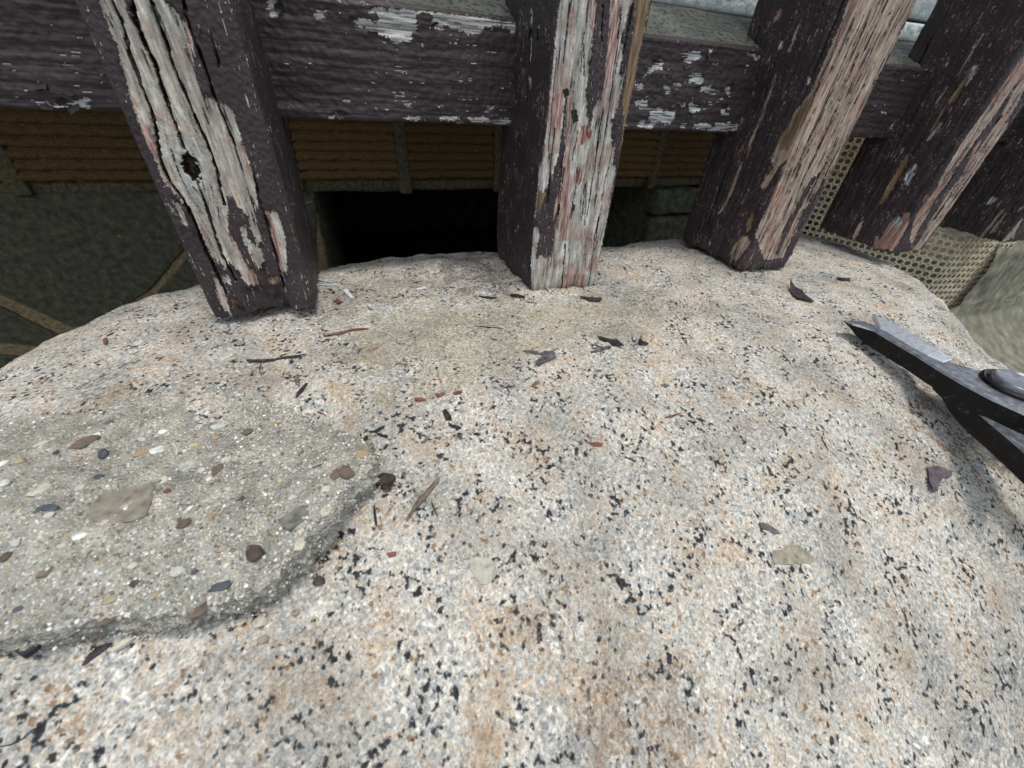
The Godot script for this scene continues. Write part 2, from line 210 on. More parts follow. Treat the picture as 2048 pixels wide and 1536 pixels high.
var SPLINTERS := [
	["bark_strip", "bark", "long dark strip of bark below the first picket", "bark strip", [-48.7, 29.0, -43.3, 31.5, -38.1, 32.7, -32.6, 33.0, -26.5, 33.2], 0.75, 0.5],
	["wood_splinter", "red", "long red splinter right of the first picket", "splinter", [-21.1, 20.0, -14.7, 19.2, -8.2, 17.8, -2.7, 18.7], 0.75, 0.4],
	["wood_splinter", "pink", "thin pink splinter below the long red splinter", "splinter", [-4.0, 36.2, -0.5, 33.9, 2.6, 31.8], 0.4, 0.4],
	["wood_splinter", "white", "front one of the four white splinters beside the first picket", "splinter", [-24.5, -34.6, -19.2, -32.3, -13.3, -30.7], 0.55, 0.4],
	["wood_splinter", "white", "second farthest of the four white splinters beside first picket", "splinter", [-24.7, -40.9, -19.2, -37.4, -14.4, -32.2], 0.5, 0.4],
	["wood_splinter", "white", "farthest of the four white splinters beside the first picket", "splinter", [-24.5, -43.7, -20.5, -40.6, -16.2, -34.9], 0.45, 0.4],
	["wood_splinter", "white", "second nearest of the four white splinters beside first picket", "splinter", [-24.0, -37.9, -19.8, -35.3, -14.2, -31.4], 0.4, 0.4],
	["twig", "twig", "long grey pointed twig right of the concrete fragment", "twig", [10.9, 101.2, 8.2, 103.6, 5.0, 106.3, 2.0, 109.0, -0.7, 112.0], 0.9, 0.5],
	["twig", "dark", "thin dark twig against the concrete fragment's right side", "twig", [-8.5, 104.5, -8.6, 107.0, -8.6, 110.1], 0.35, 0.7],
	["twig", "brown", "short brown twig right of the long grey twig", "twig", [7.1, 107.8, 7.4, 110.4, 7.9, 112.8], 0.3, 0.7],
	["twig", "greyed", "short grey curl behind the concrete fragment", "twig", [-29.4, 45.0, -29.6, 48.3, -28.8, 52.4], 0.8, 0.7],
	["twig", "bark", "short dark stick behind the fragment, next to grey curl", "twig", [-25.9, 52.2, -27.7, 55.7, -29.5, 58.8], 0.8, 0.6],
	["twig", "brown", "small brown curled twig in the right middle of the boulder", "twig", [95.5, 98.2, 98.9, 98.1, 103.9, 97.6], 0.35, 0.7],
	["hair", "dark", "fine dark hair at the lower left edge of picture", "hair", [-82.2, 132.0, -80.1, 132.4, -78.3, 132.0, -77.2, 131.1, -75.6, 131.0], 0.16, 1.0],
	["twig", "dark", "fine dark fibre lying across the dusty patch", "fibre", [41.2, 27.5, 46.7, 30.7, 53.7, 34.5], 0.25, 0.8],
	["twig", "dark", "tiny dark fibre below the longer one on dusty patch", "fibre", [45.9, 39.0, 48.6, 41.7], 0.22, 0.8],
	["twig", "dark", "fine dark fibre in front of the second picket", "fibre", [73.3, 10.3, 78.1, 14.3], 0.25, 0.8],
	["root", "brown", "thin curved root hanging down from the long bark strip", "root", [-43.1, 32.5, -43.0, 37.5, -41.6, 42.5], 0.2, 0.9],
	["root", "dark", "thin root sticking up behind the long bark strip", "root", [-36.5, 31.9, -35.3, 30.5, -34.1, 30.2], 0.25, 0.9],
	["twig", "dark", "short dark fibre below the pink splinter", "fibre", [-8.2, 37.3, -7.1, 33.4], 0.25, 0.8],
	["twig", "brown", "short brown needle behind the concrete fragment's right half", "needle", [-23.0, 66.0, -20.0, 69.2], 0.25, 0.8],
	["twig", "brown", "tiny brown fibre in the middle of the boulder", "fibre", [37.0, 107.1, 38.9, 106.6], 0.25, 0.8],
]
var FRAGMENT := [-86.0, 117.6, -72.2, 120.5, -65.3, 120.3, -50.2, 123.6, -40.3, 124.6, -32.0, 123.5, -27.1, 119.8, -18.8, 113.9, -12.1, 105.4, -5.7, 101.3, -3.8, 95.5, -5.9, 88.2, -9.8, 80.5, -18.4, 75.0, -36.3, 59.6, -49.5, 47.5, -62.7, 40.2, -71.5, 39.8, -78.3, 45.2, -87.8, 48.2, -101.6, 44.5, -113.0, 46.1, -126, 60, -128, 95, -104, 119]
var PEBBLES := [[-67.9, 90.7, 7.5, 7.0, "taupe"], [-26.4, 108.3, 4.3, 4.6, "grey"], [-35.9, 113.4, 2.0, 3.2, "maroon"], [-42.1, 119.7, 2.9, 1.5, "slate"], [-79.1, 118.2, 2.1, 2.5, "black"], [-9.5, 93.5, 2.2, 2.3, "amber"], [-36.6, 125.0, 1.7, 1.6, "cream"], [-64.1, 121.0, 2.5, 0.7, "cream"], [-45.2, 122.6, 3.0, 1.0, "brown"], [-47.9, 85.0, 2.3, 2.0, "brown"], [-84.1, 66.4, 3.3, 3.0, "brown"], [-77.2, 71.6, 1.5, 2.4, "navy"], [-68.1, 73.8, 2.3, 1.5, "amber"], [-64.2, 74.2, 2.0, 2.3, "white"], [-72.2, 99.8, 1.9, 1.3, "white"], [-51.8, 102.3, 1.8, 1.8, "brown"], [-75.9, 107.4, 1.9, 1.6, "brown"], [-80.9, 90.6, 3.0, 1.7, "slate"], [-59.1, 87.3, 1.2, 1.9, "cream"], [-35.3, 69.2, 1.7, 2.2, "amber"], [-50.6, 72.2, 1.3, 1.0, "amber"], [-55.3, 73.7, 2.1, 0.9, "yellow"], [-38.4, 84.5, 1.8, 0.8, "cream"], [-46.5, 81.4, 1.6, 1.4, "cream"], [-55.3, 82.0, 2.5, 2.1, "pale"], [-82.5, 62.8, 1.6, 1.4, "white"], [-94.0, 63.4, 2.0, 1.3, "pale"], [-88.4, 69.0, 1.0, 1.2, "navy"], [-43.1, 71.1, 1.7, 1.7, "brown"], [-41.0, 79.5, 1.3, 1.1, "amber"], [-31.3, 94.0, 1.0, 0.9, "yellow"], [-21.6, 92.9, 1.8, 0.8, "slate"], [-18.1, 94.5, 1.3, 0.8, "cream"], [-13.3, 100.5, 2.1, 3.5, "brown"], [-60.3, 110.2, 1.0, 1.1, "cream"], [-83.4, 98.8, 1.0, 1.5, "pale"], [-77.1, 84.8, 1.4, 1.6, "pale"], [-85.8, 83.4, 2.5, 2.3, "cream"], [-75.2, 81.0, 1.2, 1.3, "navy"], [-82.8, 72.3, 1.2, 1.0, "amber"], [-75.4, 75.7, 1.2, 0.9, "amber"], [-46.6, 101.3, 1.8, 1.0, "amber"], [-57.3, 91.5, 0.9, 0.9, "red"], [-40.3, 98.1, 1.0, 1.1, "maroon"], [-18.9, 109.8, 2.2, 1.8, "cream"], [-25.2, 116.2, 1.8, 2.5, "cream"], [-52.0, 98.5, 1.4, 0.8, "white"], [-55.0, 51.7, 1.2, 1.1, "amber"], [-53.4, 60.8, 1.7, 1.5, "amber"], [-60.1, 56.1, 1.5, 1.5, "white"], [-65.1, 65.9, 1.3, 1.3, "white"], [-65.3, 49.2, 2.4, 1.7, "pale"], [-52.5, 66.6, 3.0, 1.8, "pale"], [-69.9, 67.6, 1.6, 1.3, "pale"], [-62.9, 115.7, 1.7, 1.2, "tan"], [-54.7, 117.8, 1.2, 1.4, "tan"], [-78.8, 113.2, 1.1, 0.8, "slate"], [-84.3, 101.9, 1.2, 1.7, "brown"], [-68.2, 98.1, 1.1, 1.0, "cream"], [-42.4, 111.6, 1.3, 0.9, "tan"], [-47.3, 115.5, 1.0, 0.8, "slate"], [-74.8, 102.1, 1.2, 1.0, "cream"], [-50.6, 114.2, 1.7, 1.7, "pale"], [-70.4, 118.3, 1.9, 0.8, "pale"], [-59.3, 114.1, 1.0, 1.3, "maroon"], [-29.3, 124.7, 1.1, 0.8, "tan"], [-23.6, 119.7, 1.4, 1.7, "maroon"], [-16.8, 99.6, 1.6, 2.6, "brown"], [-83.3, 114.3, 1.1, 0.8, "maroon"], [-80.5, 58.1, 1.3, 1.2, "brown"], [-28.4, 77.0, 1.1, 1.0, "pale"], [-51.8, 84.2, 1.2, 1.2, "pale"], [-49.4, 87.9, 1.0, 0.9, "white"], [-66.3, 107.6, 1.2, 1.1, "tan"], [-94.6, 70.8, 1.2, 1.6, "tan"], [-97.4, 71.8, 1.2, 1.6, "white"], [-94.1, 79.3, 1.3, 1.7, "white"], [-79.8, 92.9, 1.3, 1.1, "pale"], [-34.8, 96.5, 1.2, 0.9, "tan"], [-28.2, 101.1, 1.2, 1.1, "pale"], [-62.2, 96.9, 0.9, 0.8, "white"], [-19.0, 103.5, 1.5, 1.4, "cream"], [-31.8, 109.7, 1.4, 1.2, "tan"], [-63.0, 119.4, 2.3, 0.6, "brown"], [-35.8, 128.9, 1.2, 1.1, "tan"]]
var BOULDER := [[4.3, 1.433], [10.6, 1.642], [17.7, 1.967], [21.5, 2.089], [25.7, 2.202], [32.6, 2.258], [49.2, 1.495], [67.9, 1.172], [94.0, 1.101], [111.6, 1.234], [125.9, 1.322], [138.5, 1.563], [143.9, 1.64], [147.0, 1.634], [150.7, 1.622], [153.9, 1.624], [156.5, 1.617], [180.0, 1.75], [185.0, 1.72], [195.0, 1.75], [225.0, 1.55], [270.0, 1.35], [315.0, 1.25], [345.0, 1.25], [356.0, 1.422], [358.9, 1.368]]
var FLAT_STONE := [-72.4, 94.7, -71.8, 89.2, -69.7, 88.2, -68.1, 88.3, -64.1, 87.9, -61.4, 87.5, -60.1, 89.8, -59.9, 94.1, -59.9, 98.4, -62.6, 99.2, -66.9, 98.6, -70.7, 96.9]
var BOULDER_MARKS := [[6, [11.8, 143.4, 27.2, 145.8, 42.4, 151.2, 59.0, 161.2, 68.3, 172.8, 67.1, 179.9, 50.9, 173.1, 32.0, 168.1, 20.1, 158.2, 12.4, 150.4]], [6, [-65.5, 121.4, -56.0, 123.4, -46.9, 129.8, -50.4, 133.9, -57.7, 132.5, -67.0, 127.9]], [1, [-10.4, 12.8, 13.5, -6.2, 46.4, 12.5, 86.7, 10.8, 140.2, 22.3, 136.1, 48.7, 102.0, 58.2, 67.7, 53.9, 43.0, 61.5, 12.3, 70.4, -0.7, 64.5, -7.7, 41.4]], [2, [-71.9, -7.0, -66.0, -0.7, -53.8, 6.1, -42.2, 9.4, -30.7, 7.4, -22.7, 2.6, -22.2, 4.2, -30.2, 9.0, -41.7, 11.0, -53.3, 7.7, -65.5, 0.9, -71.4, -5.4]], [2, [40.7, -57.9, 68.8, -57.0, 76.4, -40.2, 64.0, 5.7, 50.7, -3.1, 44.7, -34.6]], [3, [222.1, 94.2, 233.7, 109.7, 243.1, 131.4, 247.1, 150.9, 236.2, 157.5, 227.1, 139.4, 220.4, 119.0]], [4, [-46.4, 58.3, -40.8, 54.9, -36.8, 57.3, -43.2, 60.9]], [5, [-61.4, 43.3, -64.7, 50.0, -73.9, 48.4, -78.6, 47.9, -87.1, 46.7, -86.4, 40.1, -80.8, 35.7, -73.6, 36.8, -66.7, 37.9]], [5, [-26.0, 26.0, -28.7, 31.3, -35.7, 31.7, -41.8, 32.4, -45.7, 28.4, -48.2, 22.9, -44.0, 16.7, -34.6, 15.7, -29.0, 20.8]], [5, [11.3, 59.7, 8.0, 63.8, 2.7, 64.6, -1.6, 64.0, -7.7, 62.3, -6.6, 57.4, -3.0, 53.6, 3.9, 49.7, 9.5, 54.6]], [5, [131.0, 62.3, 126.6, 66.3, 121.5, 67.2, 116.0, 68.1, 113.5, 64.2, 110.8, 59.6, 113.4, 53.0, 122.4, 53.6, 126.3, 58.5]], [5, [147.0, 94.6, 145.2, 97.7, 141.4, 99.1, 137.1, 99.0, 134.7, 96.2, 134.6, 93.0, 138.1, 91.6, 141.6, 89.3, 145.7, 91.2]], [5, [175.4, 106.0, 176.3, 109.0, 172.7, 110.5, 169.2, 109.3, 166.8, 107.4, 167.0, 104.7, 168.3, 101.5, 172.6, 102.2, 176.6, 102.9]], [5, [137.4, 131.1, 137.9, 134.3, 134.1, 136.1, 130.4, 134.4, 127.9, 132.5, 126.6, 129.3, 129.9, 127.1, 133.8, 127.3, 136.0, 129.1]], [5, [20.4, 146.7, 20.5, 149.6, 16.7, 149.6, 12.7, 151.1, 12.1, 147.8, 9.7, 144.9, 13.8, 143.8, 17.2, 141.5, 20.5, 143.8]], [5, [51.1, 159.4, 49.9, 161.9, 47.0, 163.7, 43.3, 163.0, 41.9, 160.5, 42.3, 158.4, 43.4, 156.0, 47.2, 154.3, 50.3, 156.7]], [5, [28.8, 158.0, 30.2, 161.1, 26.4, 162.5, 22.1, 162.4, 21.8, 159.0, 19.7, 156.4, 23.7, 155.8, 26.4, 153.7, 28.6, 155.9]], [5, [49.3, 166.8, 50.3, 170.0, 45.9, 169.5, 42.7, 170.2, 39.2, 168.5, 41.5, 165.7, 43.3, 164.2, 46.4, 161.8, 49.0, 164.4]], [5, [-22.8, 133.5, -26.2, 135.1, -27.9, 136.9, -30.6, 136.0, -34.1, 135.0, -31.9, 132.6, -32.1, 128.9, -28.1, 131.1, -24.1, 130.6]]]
var SHEARS_HOOK := [216.7, 72.7, 217.1, 77.0, 221.8, 84.0, 219.8, 94.4, 218.0, 105.5, 215.4, 115.4, 213.9, 124.0, 213.4, 133.3, 214.9, 143.0, 217.9, 153.8, 245.1, 143.3, 252.7, 134.4, 253.7, 127.7, 245.1, 123.2, 237.6, 122.3, 232.2, 119.4, 230.5, 116.4, 228.6, 115.6, 226.2, 110.9, 225.4, 105.2, 226.5, 97.1, 229.9, 87.1, 229.0, 82.0, 225.6, 75.5]
var SHEARS_LOWER := [215.3, 117.6, 215.1, 132.5, 208.9, 144.7, 205.2, 151.7, 196.5, 166.6, 226.0, 157.8, 227.0, 142.2, 228.6, 130.5, 223.5, 119.0]
var SHEARS_BLADE := [237.0, 73.4, 237.8, 77.8, 238.5, 83.1, 235.3, 91.5, 233.8, 98.7, 232.9, 105.3, 229.2, 112.3, 222.6, 112.5, 221.8, 106.9, 222.8, 99.0, 225.0, 88.9, 225.6, 83.9]
var STONES := [[-423.8, 211.4, -183.1, 208.9, -56.0, 207.8, -41.7, 206.5, -41.9, 201.1, -171.9, 164.3, -243.2, 102.8, -290.5, 77.5, -330.4, 65.7, -366.9, 109.6, -454.3, 166.9], [-167.9, 159.7, -41.8, 196.8, -74.9, 47.4, -291.1, 60.3, -241.6, 95.1], [-460.3, 158.1, -374.2, 96.4, -342.2, 52.7, -371.4, 46.4, -396.5, 55.7, -499.0, 101.5], [-334.7, 47.4, -79.5, 32.4, -130.1, -195.0, -433.0, -102.1, -368.4, 34.8], [-507.8, 88.8, -404.6, 41.0, -375.4, 31.7, -441.9, -99.4, -602.8, -50.0]]

func _ready():
	# ---- camera
	var cam := Camera3D.new()
	cam.name = "camera"
	cam.fov = 87.8
	cam.near = 0.005
	cam.far = 200.0
	cam.transform = Transform3D(Basis(Vector3(0.9406, 0.0608, 0.3340), Vector3(0.1608, 0.7867, -0.5960), Vector3(-0.2990, 0.6143, 0.7302)).orthonormalized(), Vector3(0, EYE_Y, U))
	var lens := CameraAttributesPhysical.new()
	lens.frustum_focal_length = 12.0 / tan(deg_to_rad(87.8 / 2.0))
	lens.exposure_aperture = 19.0
	lens.frustum_focus_distance = 0.165
	lens.frustum_near = 0.005
	lens.frustum_far = 200.0
	cam.attributes = lens
	add_child(cam)
	cam.current = true
	# ---- overcast sky
	var env := Environment.new()
	env.background_mode = Environment.BG_SKY
	var sky := Sky.new()
	var sm := ProceduralSkyMaterial.new()
	sm.sky_top_color = Color(0.80, 0.84, 0.88)
	sm.sky_horizon_color = Color(0.70, 0.74, 0.78)
	sm.sky_curve = 0.25
	sm.ground_bottom_color = Color(0.16, 0.16, 0.13)
	sm.ground_horizon_color = Color(0.30, 0.31, 0.28)
	sky.sky_material = sm
	env.sky = sky
	env.tonemap_mode = Environment.TONE_MAPPER_LINEAR
	env.tonemap_exposure = 1.72
	env.sdfgi_enabled = true
	env.ssao_enabled = true
	env.ssil_enabled = true
	var we := WorldEnvironment.new()
	we.name = "world_environment"
	we.environment = env
	add_child(we)
	var sun := DirectionalLight3D.new()
	sun.name = "sun"
	sun.light_energy = 0.4
	sun.light_angular_distance = 14.0
	sun.light_color = Color(1.0, 0.97, 0.93)
	sun.shadow_enabled = true
	sun.rotation_degrees = Vector3(-80, 20, 0)
	add_child(sun)
	# ---- shared noise
	rng.seed = 7
	low.seed = 3; low.frequency = 14.0; low.fractal_octaves = 2
	mid.seed = 5; mid.frequency = 90.0; mid.fractal_octaves = 2
	fine.seed = 9; fine.frequency = 420.0; fine.fractal_octaves = 2
	tile_spots = noise_tile(1024, 1, 1, 0.09, 11, FastNoiseLite.TYPE_SIMPLEX_SMOOTH, 2)
	tile_fine = noise_tile(1024, 1, 1, 0.35, 13, FastNoiseLite.TYPE_SIMPLEX_SMOOTH, 2)
	tile_streak = noise_tile(1024, 1, 12, 0.22, 17, FastNoiseLite.TYPE_SIMPLEX_SMOOTH, 3)
	tile_long = noise_tile(1024, 2, 24, 0.10, 19, FastNoiseLite.TYPE_SIMPLEX_SMOOTH, 3)
	tile_blotch = noise_tile(1024, 1, 1, 0.012, 23, FastNoiseLite.TYPE_SIMPLEX_SMOOTH, 4)
	# ---- setting, then things
	build_ground()
	build_boulder()
	build_house()
	build_kerb()
	build_sheet()
	build_fence()
	build_fragment()
	build_shears()
	build_litter()
	build_crumbs()
	print("built in ", Time.get_ticks_msec(), " ms")


# ------------------------------------------------------------------ helpers
func noise_tile(n: int, sx: int, sy: int, freq: float, sd: int, type: int, oct: int) -> PackedByteArray:
	var f := FastNoiseLite.new()
	f.noise_type = type
	f.seed = sd
	f.frequency = freq
	f.fractal_octaves = oct
	var im := f.get_seamless_image(n / sx, n / sy)
	if sx > 1 or sy > 1:
		im.resize(n, n, Image.INTERPOLATE_CUBIC)
	im.convert(Image.FORMAT_L8)
	return im.get_data()

func noise_map(w: int, h: int, freq: float, sd: int, type: int, oct: int, ret := -1, jitter := 1.0, scale := 1) -> PackedByteArray:
	var f := FastNoiseLite.new()
	f.noise_type = type
	f.seed = sd
	f.frequency = freq
	f.fractal_octaves = oct
	if oct < 2:
		f.fractal_type = FastNoiseLite.FRACTAL_NONE
	if ret >= 0:
		f.cellular_return_type = ret
		f.cellular_jitter = jitter
	var im := f.get_image(w / scale, h / scale)
	if scale > 1:
		im.resize(w, h, Image.INTERPOLATE_CUBIC)
	im.convert(Image.FORMAT_L8)
	return im.get_data()

func threaded(chunks: int, job: Callable) -> Array:
	var out := []
	out.resize(chunks)
	var g := WorkerThreadPool.add_group_task(func(i): out[i] = job.call(i), chunks)
	WorkerThreadPool.wait_for_group_task_completion(g)
	return out

func joined(parts: Array) -> PackedByteArray:
	var d := PackedByteArray()
	for p in parts:
		d.append_array(p)
	return d

func picture(w: int, h: int, format: int, bytes: PackedByteArray) -> ImageTexture:
	return ImageTexture.create_from_image(Image.create_from_data(w, h, false, format, bytes))

func plain(color: Color, rough := 0.8, metal := 0.0) -> StandardMaterial3D:
	var m := StandardMaterial3D.new()
	m.albedo_color = color
	m.roughness = rough
	m.metallic = metal
	return m

func ramp(stops: Array) -> Gradient:
	var g := Gradient.new()
	var offs := PackedFloat32Array()
	var cols := PackedColorArray()
	for s in stops:
		offs.append(s[0])
		cols.append(s[1])
	g.offsets = offs
	g.colors = cols
	return g

func mottled(stops: Array, size_m: float, freq: float, sd: int, rough: float, relief_cm: float, oct := 5, px := 512) -> StandardMaterial3D:
	# a triplanar material: noise through a colour ramp, with the same noise as relief
	var f := FastNoiseLite.new()
	f.seed = sd
	f.frequency = freq
	f.fractal_octaves = oct
	f.fractal_gain = 0.62
	var im := f.get_seamless_image(px, px)
	im.convert(Image.FORMAT_L8)
	var b := im.get_data()
	var g := ramp(stops)
	var lut := PackedByteArray()
	for i in 256:
		var c := g.sample(i / 255.0)
		lut.append(int(c.r * 255)); lut.append(int(c.g * 255)); lut.append(int(c.b * 255))
	var o := PackedByteArray()
	o.resize(px * px * 3)
	for i in px * px:
		var k := b[i] * 3
		o[i * 3] = lut[k]; o[i * 3 + 1] = lut[k + 1]; o[i * 3 + 2] = lut[k + 2]
	var m := StandardMaterial3D.new()
	m.albedo_texture = picture(px, px, Image.FORMAT_RGB8, o)
	m.roughness = rough
	m.metallic_specular = 0.35
	m.uv1_triplanar = true
	m.uv1_world_triplanar = true
	m.uv1_scale = Vector3.ONE / size_m
	if relief_cm > 0.0:
		m.heightmap_enabled = true
		m.heightmap_texture = picture(px, px, Image.FORMAT_L8, b)
		m.heightmap_scale = relief_cm
	return m

func grid_mesh(P: PackedVector3Array, T: PackedVector2Array, nu: int, nv: int, inside: Vector3, flat := false) -> ArrayMesh:
	var idx := PackedInt32Array()
	idx.resize(nu * nv * 6)
	var n := nu + 1
	var k := 0
	var lean := 0.0
	for j in nv:
		for i in nu:
			var a := j * n + i
			idx[k] = a; idx[k + 1] = a + 1; idx[k + 2] = a + n
			idx[k + 3] = a + 1; idx[k + 4] = a + n + 1; idx[k + 5] = a + n
			if (i * 7 + j * 13) % 5 == 0:
				lean += (P[a + n] - P[a]).cross(P[a + 1] - P[a]).dot(P[a] - inside)
			k += 6
	if lean < 0.0:
		for q in range(0, idx.size(), 3):
			var s := idx[q + 1]
			idx[q + 1] = idx[q + 2]
			idx[q + 2] = s
	return finish(P, T, idx, flat)

func finish(P: PackedVector3Array, T: PackedVector2Array, idx: PackedInt32Array, flat := false) -> ArrayMesh:
	var arr := []
	arr.resize(Mesh.ARRAY_MAX)
	arr[Mesh.ARRAY_VERTEX] = P
	if T.size() == P.size():
		arr[Mesh.ARRAY_TEX_UV] = T
	arr[Mesh.ARRAY_INDEX] = idx
	var st := SurfaceTool.new()
	st.create_from_arrays(arr)
	if flat:
		st.deindex()
		st.set_smooth_group(-1)
		var st2 := SurfaceTool.new()
		st2.begin(Mesh.PRIMITIVE_TRIANGLES)
		st2.set_smooth_group(-1)
		for q in idx:
			if T.size() == P.size():
				st2.set_uv(T[q])
			st2.add_vertex(P[q])
		st2.generate_normals()
		return st2.commit()
	st.generate_normals()
	return st.commit()

func numbered(called: String) -> String:
	if not taken.has(called):
		taken[called] = 0
		return called
	taken[called] += 1
	return "%s_%03d" % [called, taken[called]]

func thing(called: String, label: String, category: String, group := "", at := Vector3.ZERO) -> Node3D:
	var o := Node3D.new()
	o.name = numbered(called)
	o.position = at
	add_child(o)
	mark(o, label, category, group)
	return o

func mark(o: Node, label: String, category: String, group := ""):
	o.set_meta("label", label)
	o.set_meta("category", category)
	if group:
		o.set_meta("group", group)

func obj(called: String, mesh: Mesh, mat: Material, parent: Node = self) -> MeshInstance3D:
	var o := MeshInstance3D.new()
	o.name = numbered(called) if parent == self else called
	o.mesh = mesh
	o.material_override = mat
	parent.add_child(o, true)
	return o

func block(sx: float, sy: float, sz: float, bevel: float, seed_at: Vector3, rough := 0.0) -> ArrayMesh:
	# a box centred on its own origin with rounded edges and an uneven skin
	var st := SurfaceTool.new()
	st.begin(Mesh.PRIMITIVE_TRIANGLES)
	var h := Vector3(sx, sy, sz) / 2
	var faces := [[Vector3.RIGHT, Vector3.UP, Vector3.BACK], [Vector3.LEFT, Vector3.UP, Vector3.FORWARD], [Vector3.UP, Vector3.BACK, Vector3.RIGHT], [Vector3.DOWN, Vector3.BACK, Vector3.LEFT], [Vector3.BACK, Vector3.UP, Vector3.LEFT], [Vector3.FORWARD, Vector3.UP, Vector3.RIGHT]]
	for f in faces:
		var n: Vector3 = f[0]
		var a: Vector3 = f[1]
		var b: Vector3 = f[2]
		var la := absf(a.dot(h)); var lb := absf(b.dot(h)); var ln := absf(n.dot(h))
		var ca := cuts(la, bevel); var cb := cuts(lb, bevel)
		for i in ca.size() - 1:
			for j in cb.size() - 1:
				var q := []
				for e in [[i, j], [i + 1, j], [i + 1, j + 1], [i, j + 1]]:
					var p := n * ln + a * ca[e[0]] + b * cb[e[1]]
					var core := Vector3(clampf(p.x, -h.x + bevel, h.x - bevel), clampf(p.y, -h.y + bevel, h.y - bevel), clampf(p.z, -h.z + bevel, h.z - bevel))
					var d := (p - core)
					p = core + d.normalized() * bevel if d.length() > 0.0 else p
					if rough > 0.0:
						p += d.normalized() * rough * (low.get_noise_3dv((p + seed_at) * 3.0) + 0.5 * mid.get_noise_3dv(p + seed_at))
					q.append(p)
				var want: Vector3 = q[0] - (q[0] as Vector3) + n
				var order := [0, 1, 2, 0, 2, 3]
				if ((q[2] - q[0]) as Vector3).cross(q[1] - q[0]).dot(want) < 0.0:
					order = [0, 2, 1, 0, 3, 2]
				for o in order:
					st.add_vertex(q[o])
	st.generate_normals()
	return st.commit()

func cuts(l: float, bevel: float) -> PackedFloat32Array:
	var c := PackedFloat32Array([-l, -l + bevel * 0.4, -l + bevel])
	var steps := clampi(int((l - bevel) * 2.0 / 0.012), 1, 60)
	for i in range(1, steps):
		c.append(lerpf(-l + bevel, l - bevel, float(i) / steps))
	c.append_array(PackedFloat32Array([l - bevel, l - bevel * 0.4, l]))
	return c

func slab_of(poly: PackedVector2Array, thick: float, lift: Callable, round_edge := 0.0) -> ArrayMesh:
	# an outline in x and z (metres) made solid: lift(p) gives the height of its upper side, thick its depth below
	var tri := Geometry2D.triangulate_polygon(poly)
	var st := SurfaceTool.new()
	st.begin(Mesh.PRIMITIVE_TRIANGLES)
	var n := poly.size()
	var mid_p := Vector2.ZERO
	for p in poly:
		mid_p += p / n
	var top := []
	var rim := []
	var bot := []
	for p in poly:
		var inn := p + (mid_p - p).normalized() * round_edge
		var y: float = lift.call(p)
		top.append(Vector3(inn.x, lift.call(inn) if round_edge > 0.0 else y, inn.y))
		rim.append(Vector3(p.x, y - round_edge * 0.8, p.y))
		bot.append(Vector3(p.x, y - thick, p.y))
	st.set_smooth_group(-1)
	for k in range(0, tri.size(), 3):
		face(st, top[tri[k]], top[tri[k + 1]], top[tri[k + 2]], Vector3.UP)
		face(st, bot[tri[k]], bot[tri[k + 1]], bot[tri[k + 2]], Vector3.DOWN)
	for i in n:
		var j := (i + 1) % n
		var d := poly[j] - poly[i]
		var out := Vector3(d.y, 0, -d.x)
		if Geometry2D.is_polygon_clockwise(poly):
			out = -out
		out = -out
		if round_edge > 0.0:
			face(st, top[i], top[j], rim[i], out + Vector3.UP * out.length())
			face(st, top[j], rim[j], rim[i], out + Vector3.UP * out.length())
		face(st, rim[i], rim[j], bot[i], out)
		face(st, rim[j], bot[j], bot[i], out)
	st.generate_normals()
	return st.commit()

func face(st: SurfaceTool, a: Vector3, b: Vector3, c: Vector3, out: Vector3):
	if (c - a).cross(b - a).dot(out) < 0.0:
		var t := b
		b = c
		c = t
	st.add_vertex(a); st.add_vertex(b); st.add_vertex(c)

func points(mm: Array) -> PackedVector2Array:
	var p := PackedVector2Array()
	for i in range(0, mm.size(), 2):
		p.append(Vector2(mm[i], mm[i + 1]) * M)
	return p

func fill(mask: PackedByteArray, w: int, h: int, poly: Array, ox: float, oy: float, sx: float, sy: float, code: int) -> PackedByteArray:
	# scan-fills an outline given in millimetres
	var n := poly.size() / 2
	var y0 := h; var y1 := 0
	for i in n:
		var py: float = (poly[i * 2 + 1] - oy) / sy
		y0 = mini(y0, int(floor(py))); y1 = maxi(y1, int(ceil(py)))
	for y in range(maxi(0, y0), mini(h, y1 + 1)):
		var xs := []
		for i in n:
			var j := (i + 1) % n
			var ay: float = (poly[i * 2 + 1] - oy) / sy
			var by: float = (poly[j * 2 + 1] - oy) / sy
			if (ay <= y and by > y) or (by <= y and ay > y):
				var ax: float = (poly[i * 2] - ox) / sx
				var bx: float = (poly[j * 2] - ox) / sx
				xs.append(ax + (bx - ax) * (y - ay) / (by - ay))
		xs.sort()
		for q in range(0, xs.size() - 1, 2):
			for x in range(maxi(0, int(ceil(xs[q]))), mini(w, int(floor(xs[q + 1])) + 1)):
				mask[y * w + x] = code
	return mask

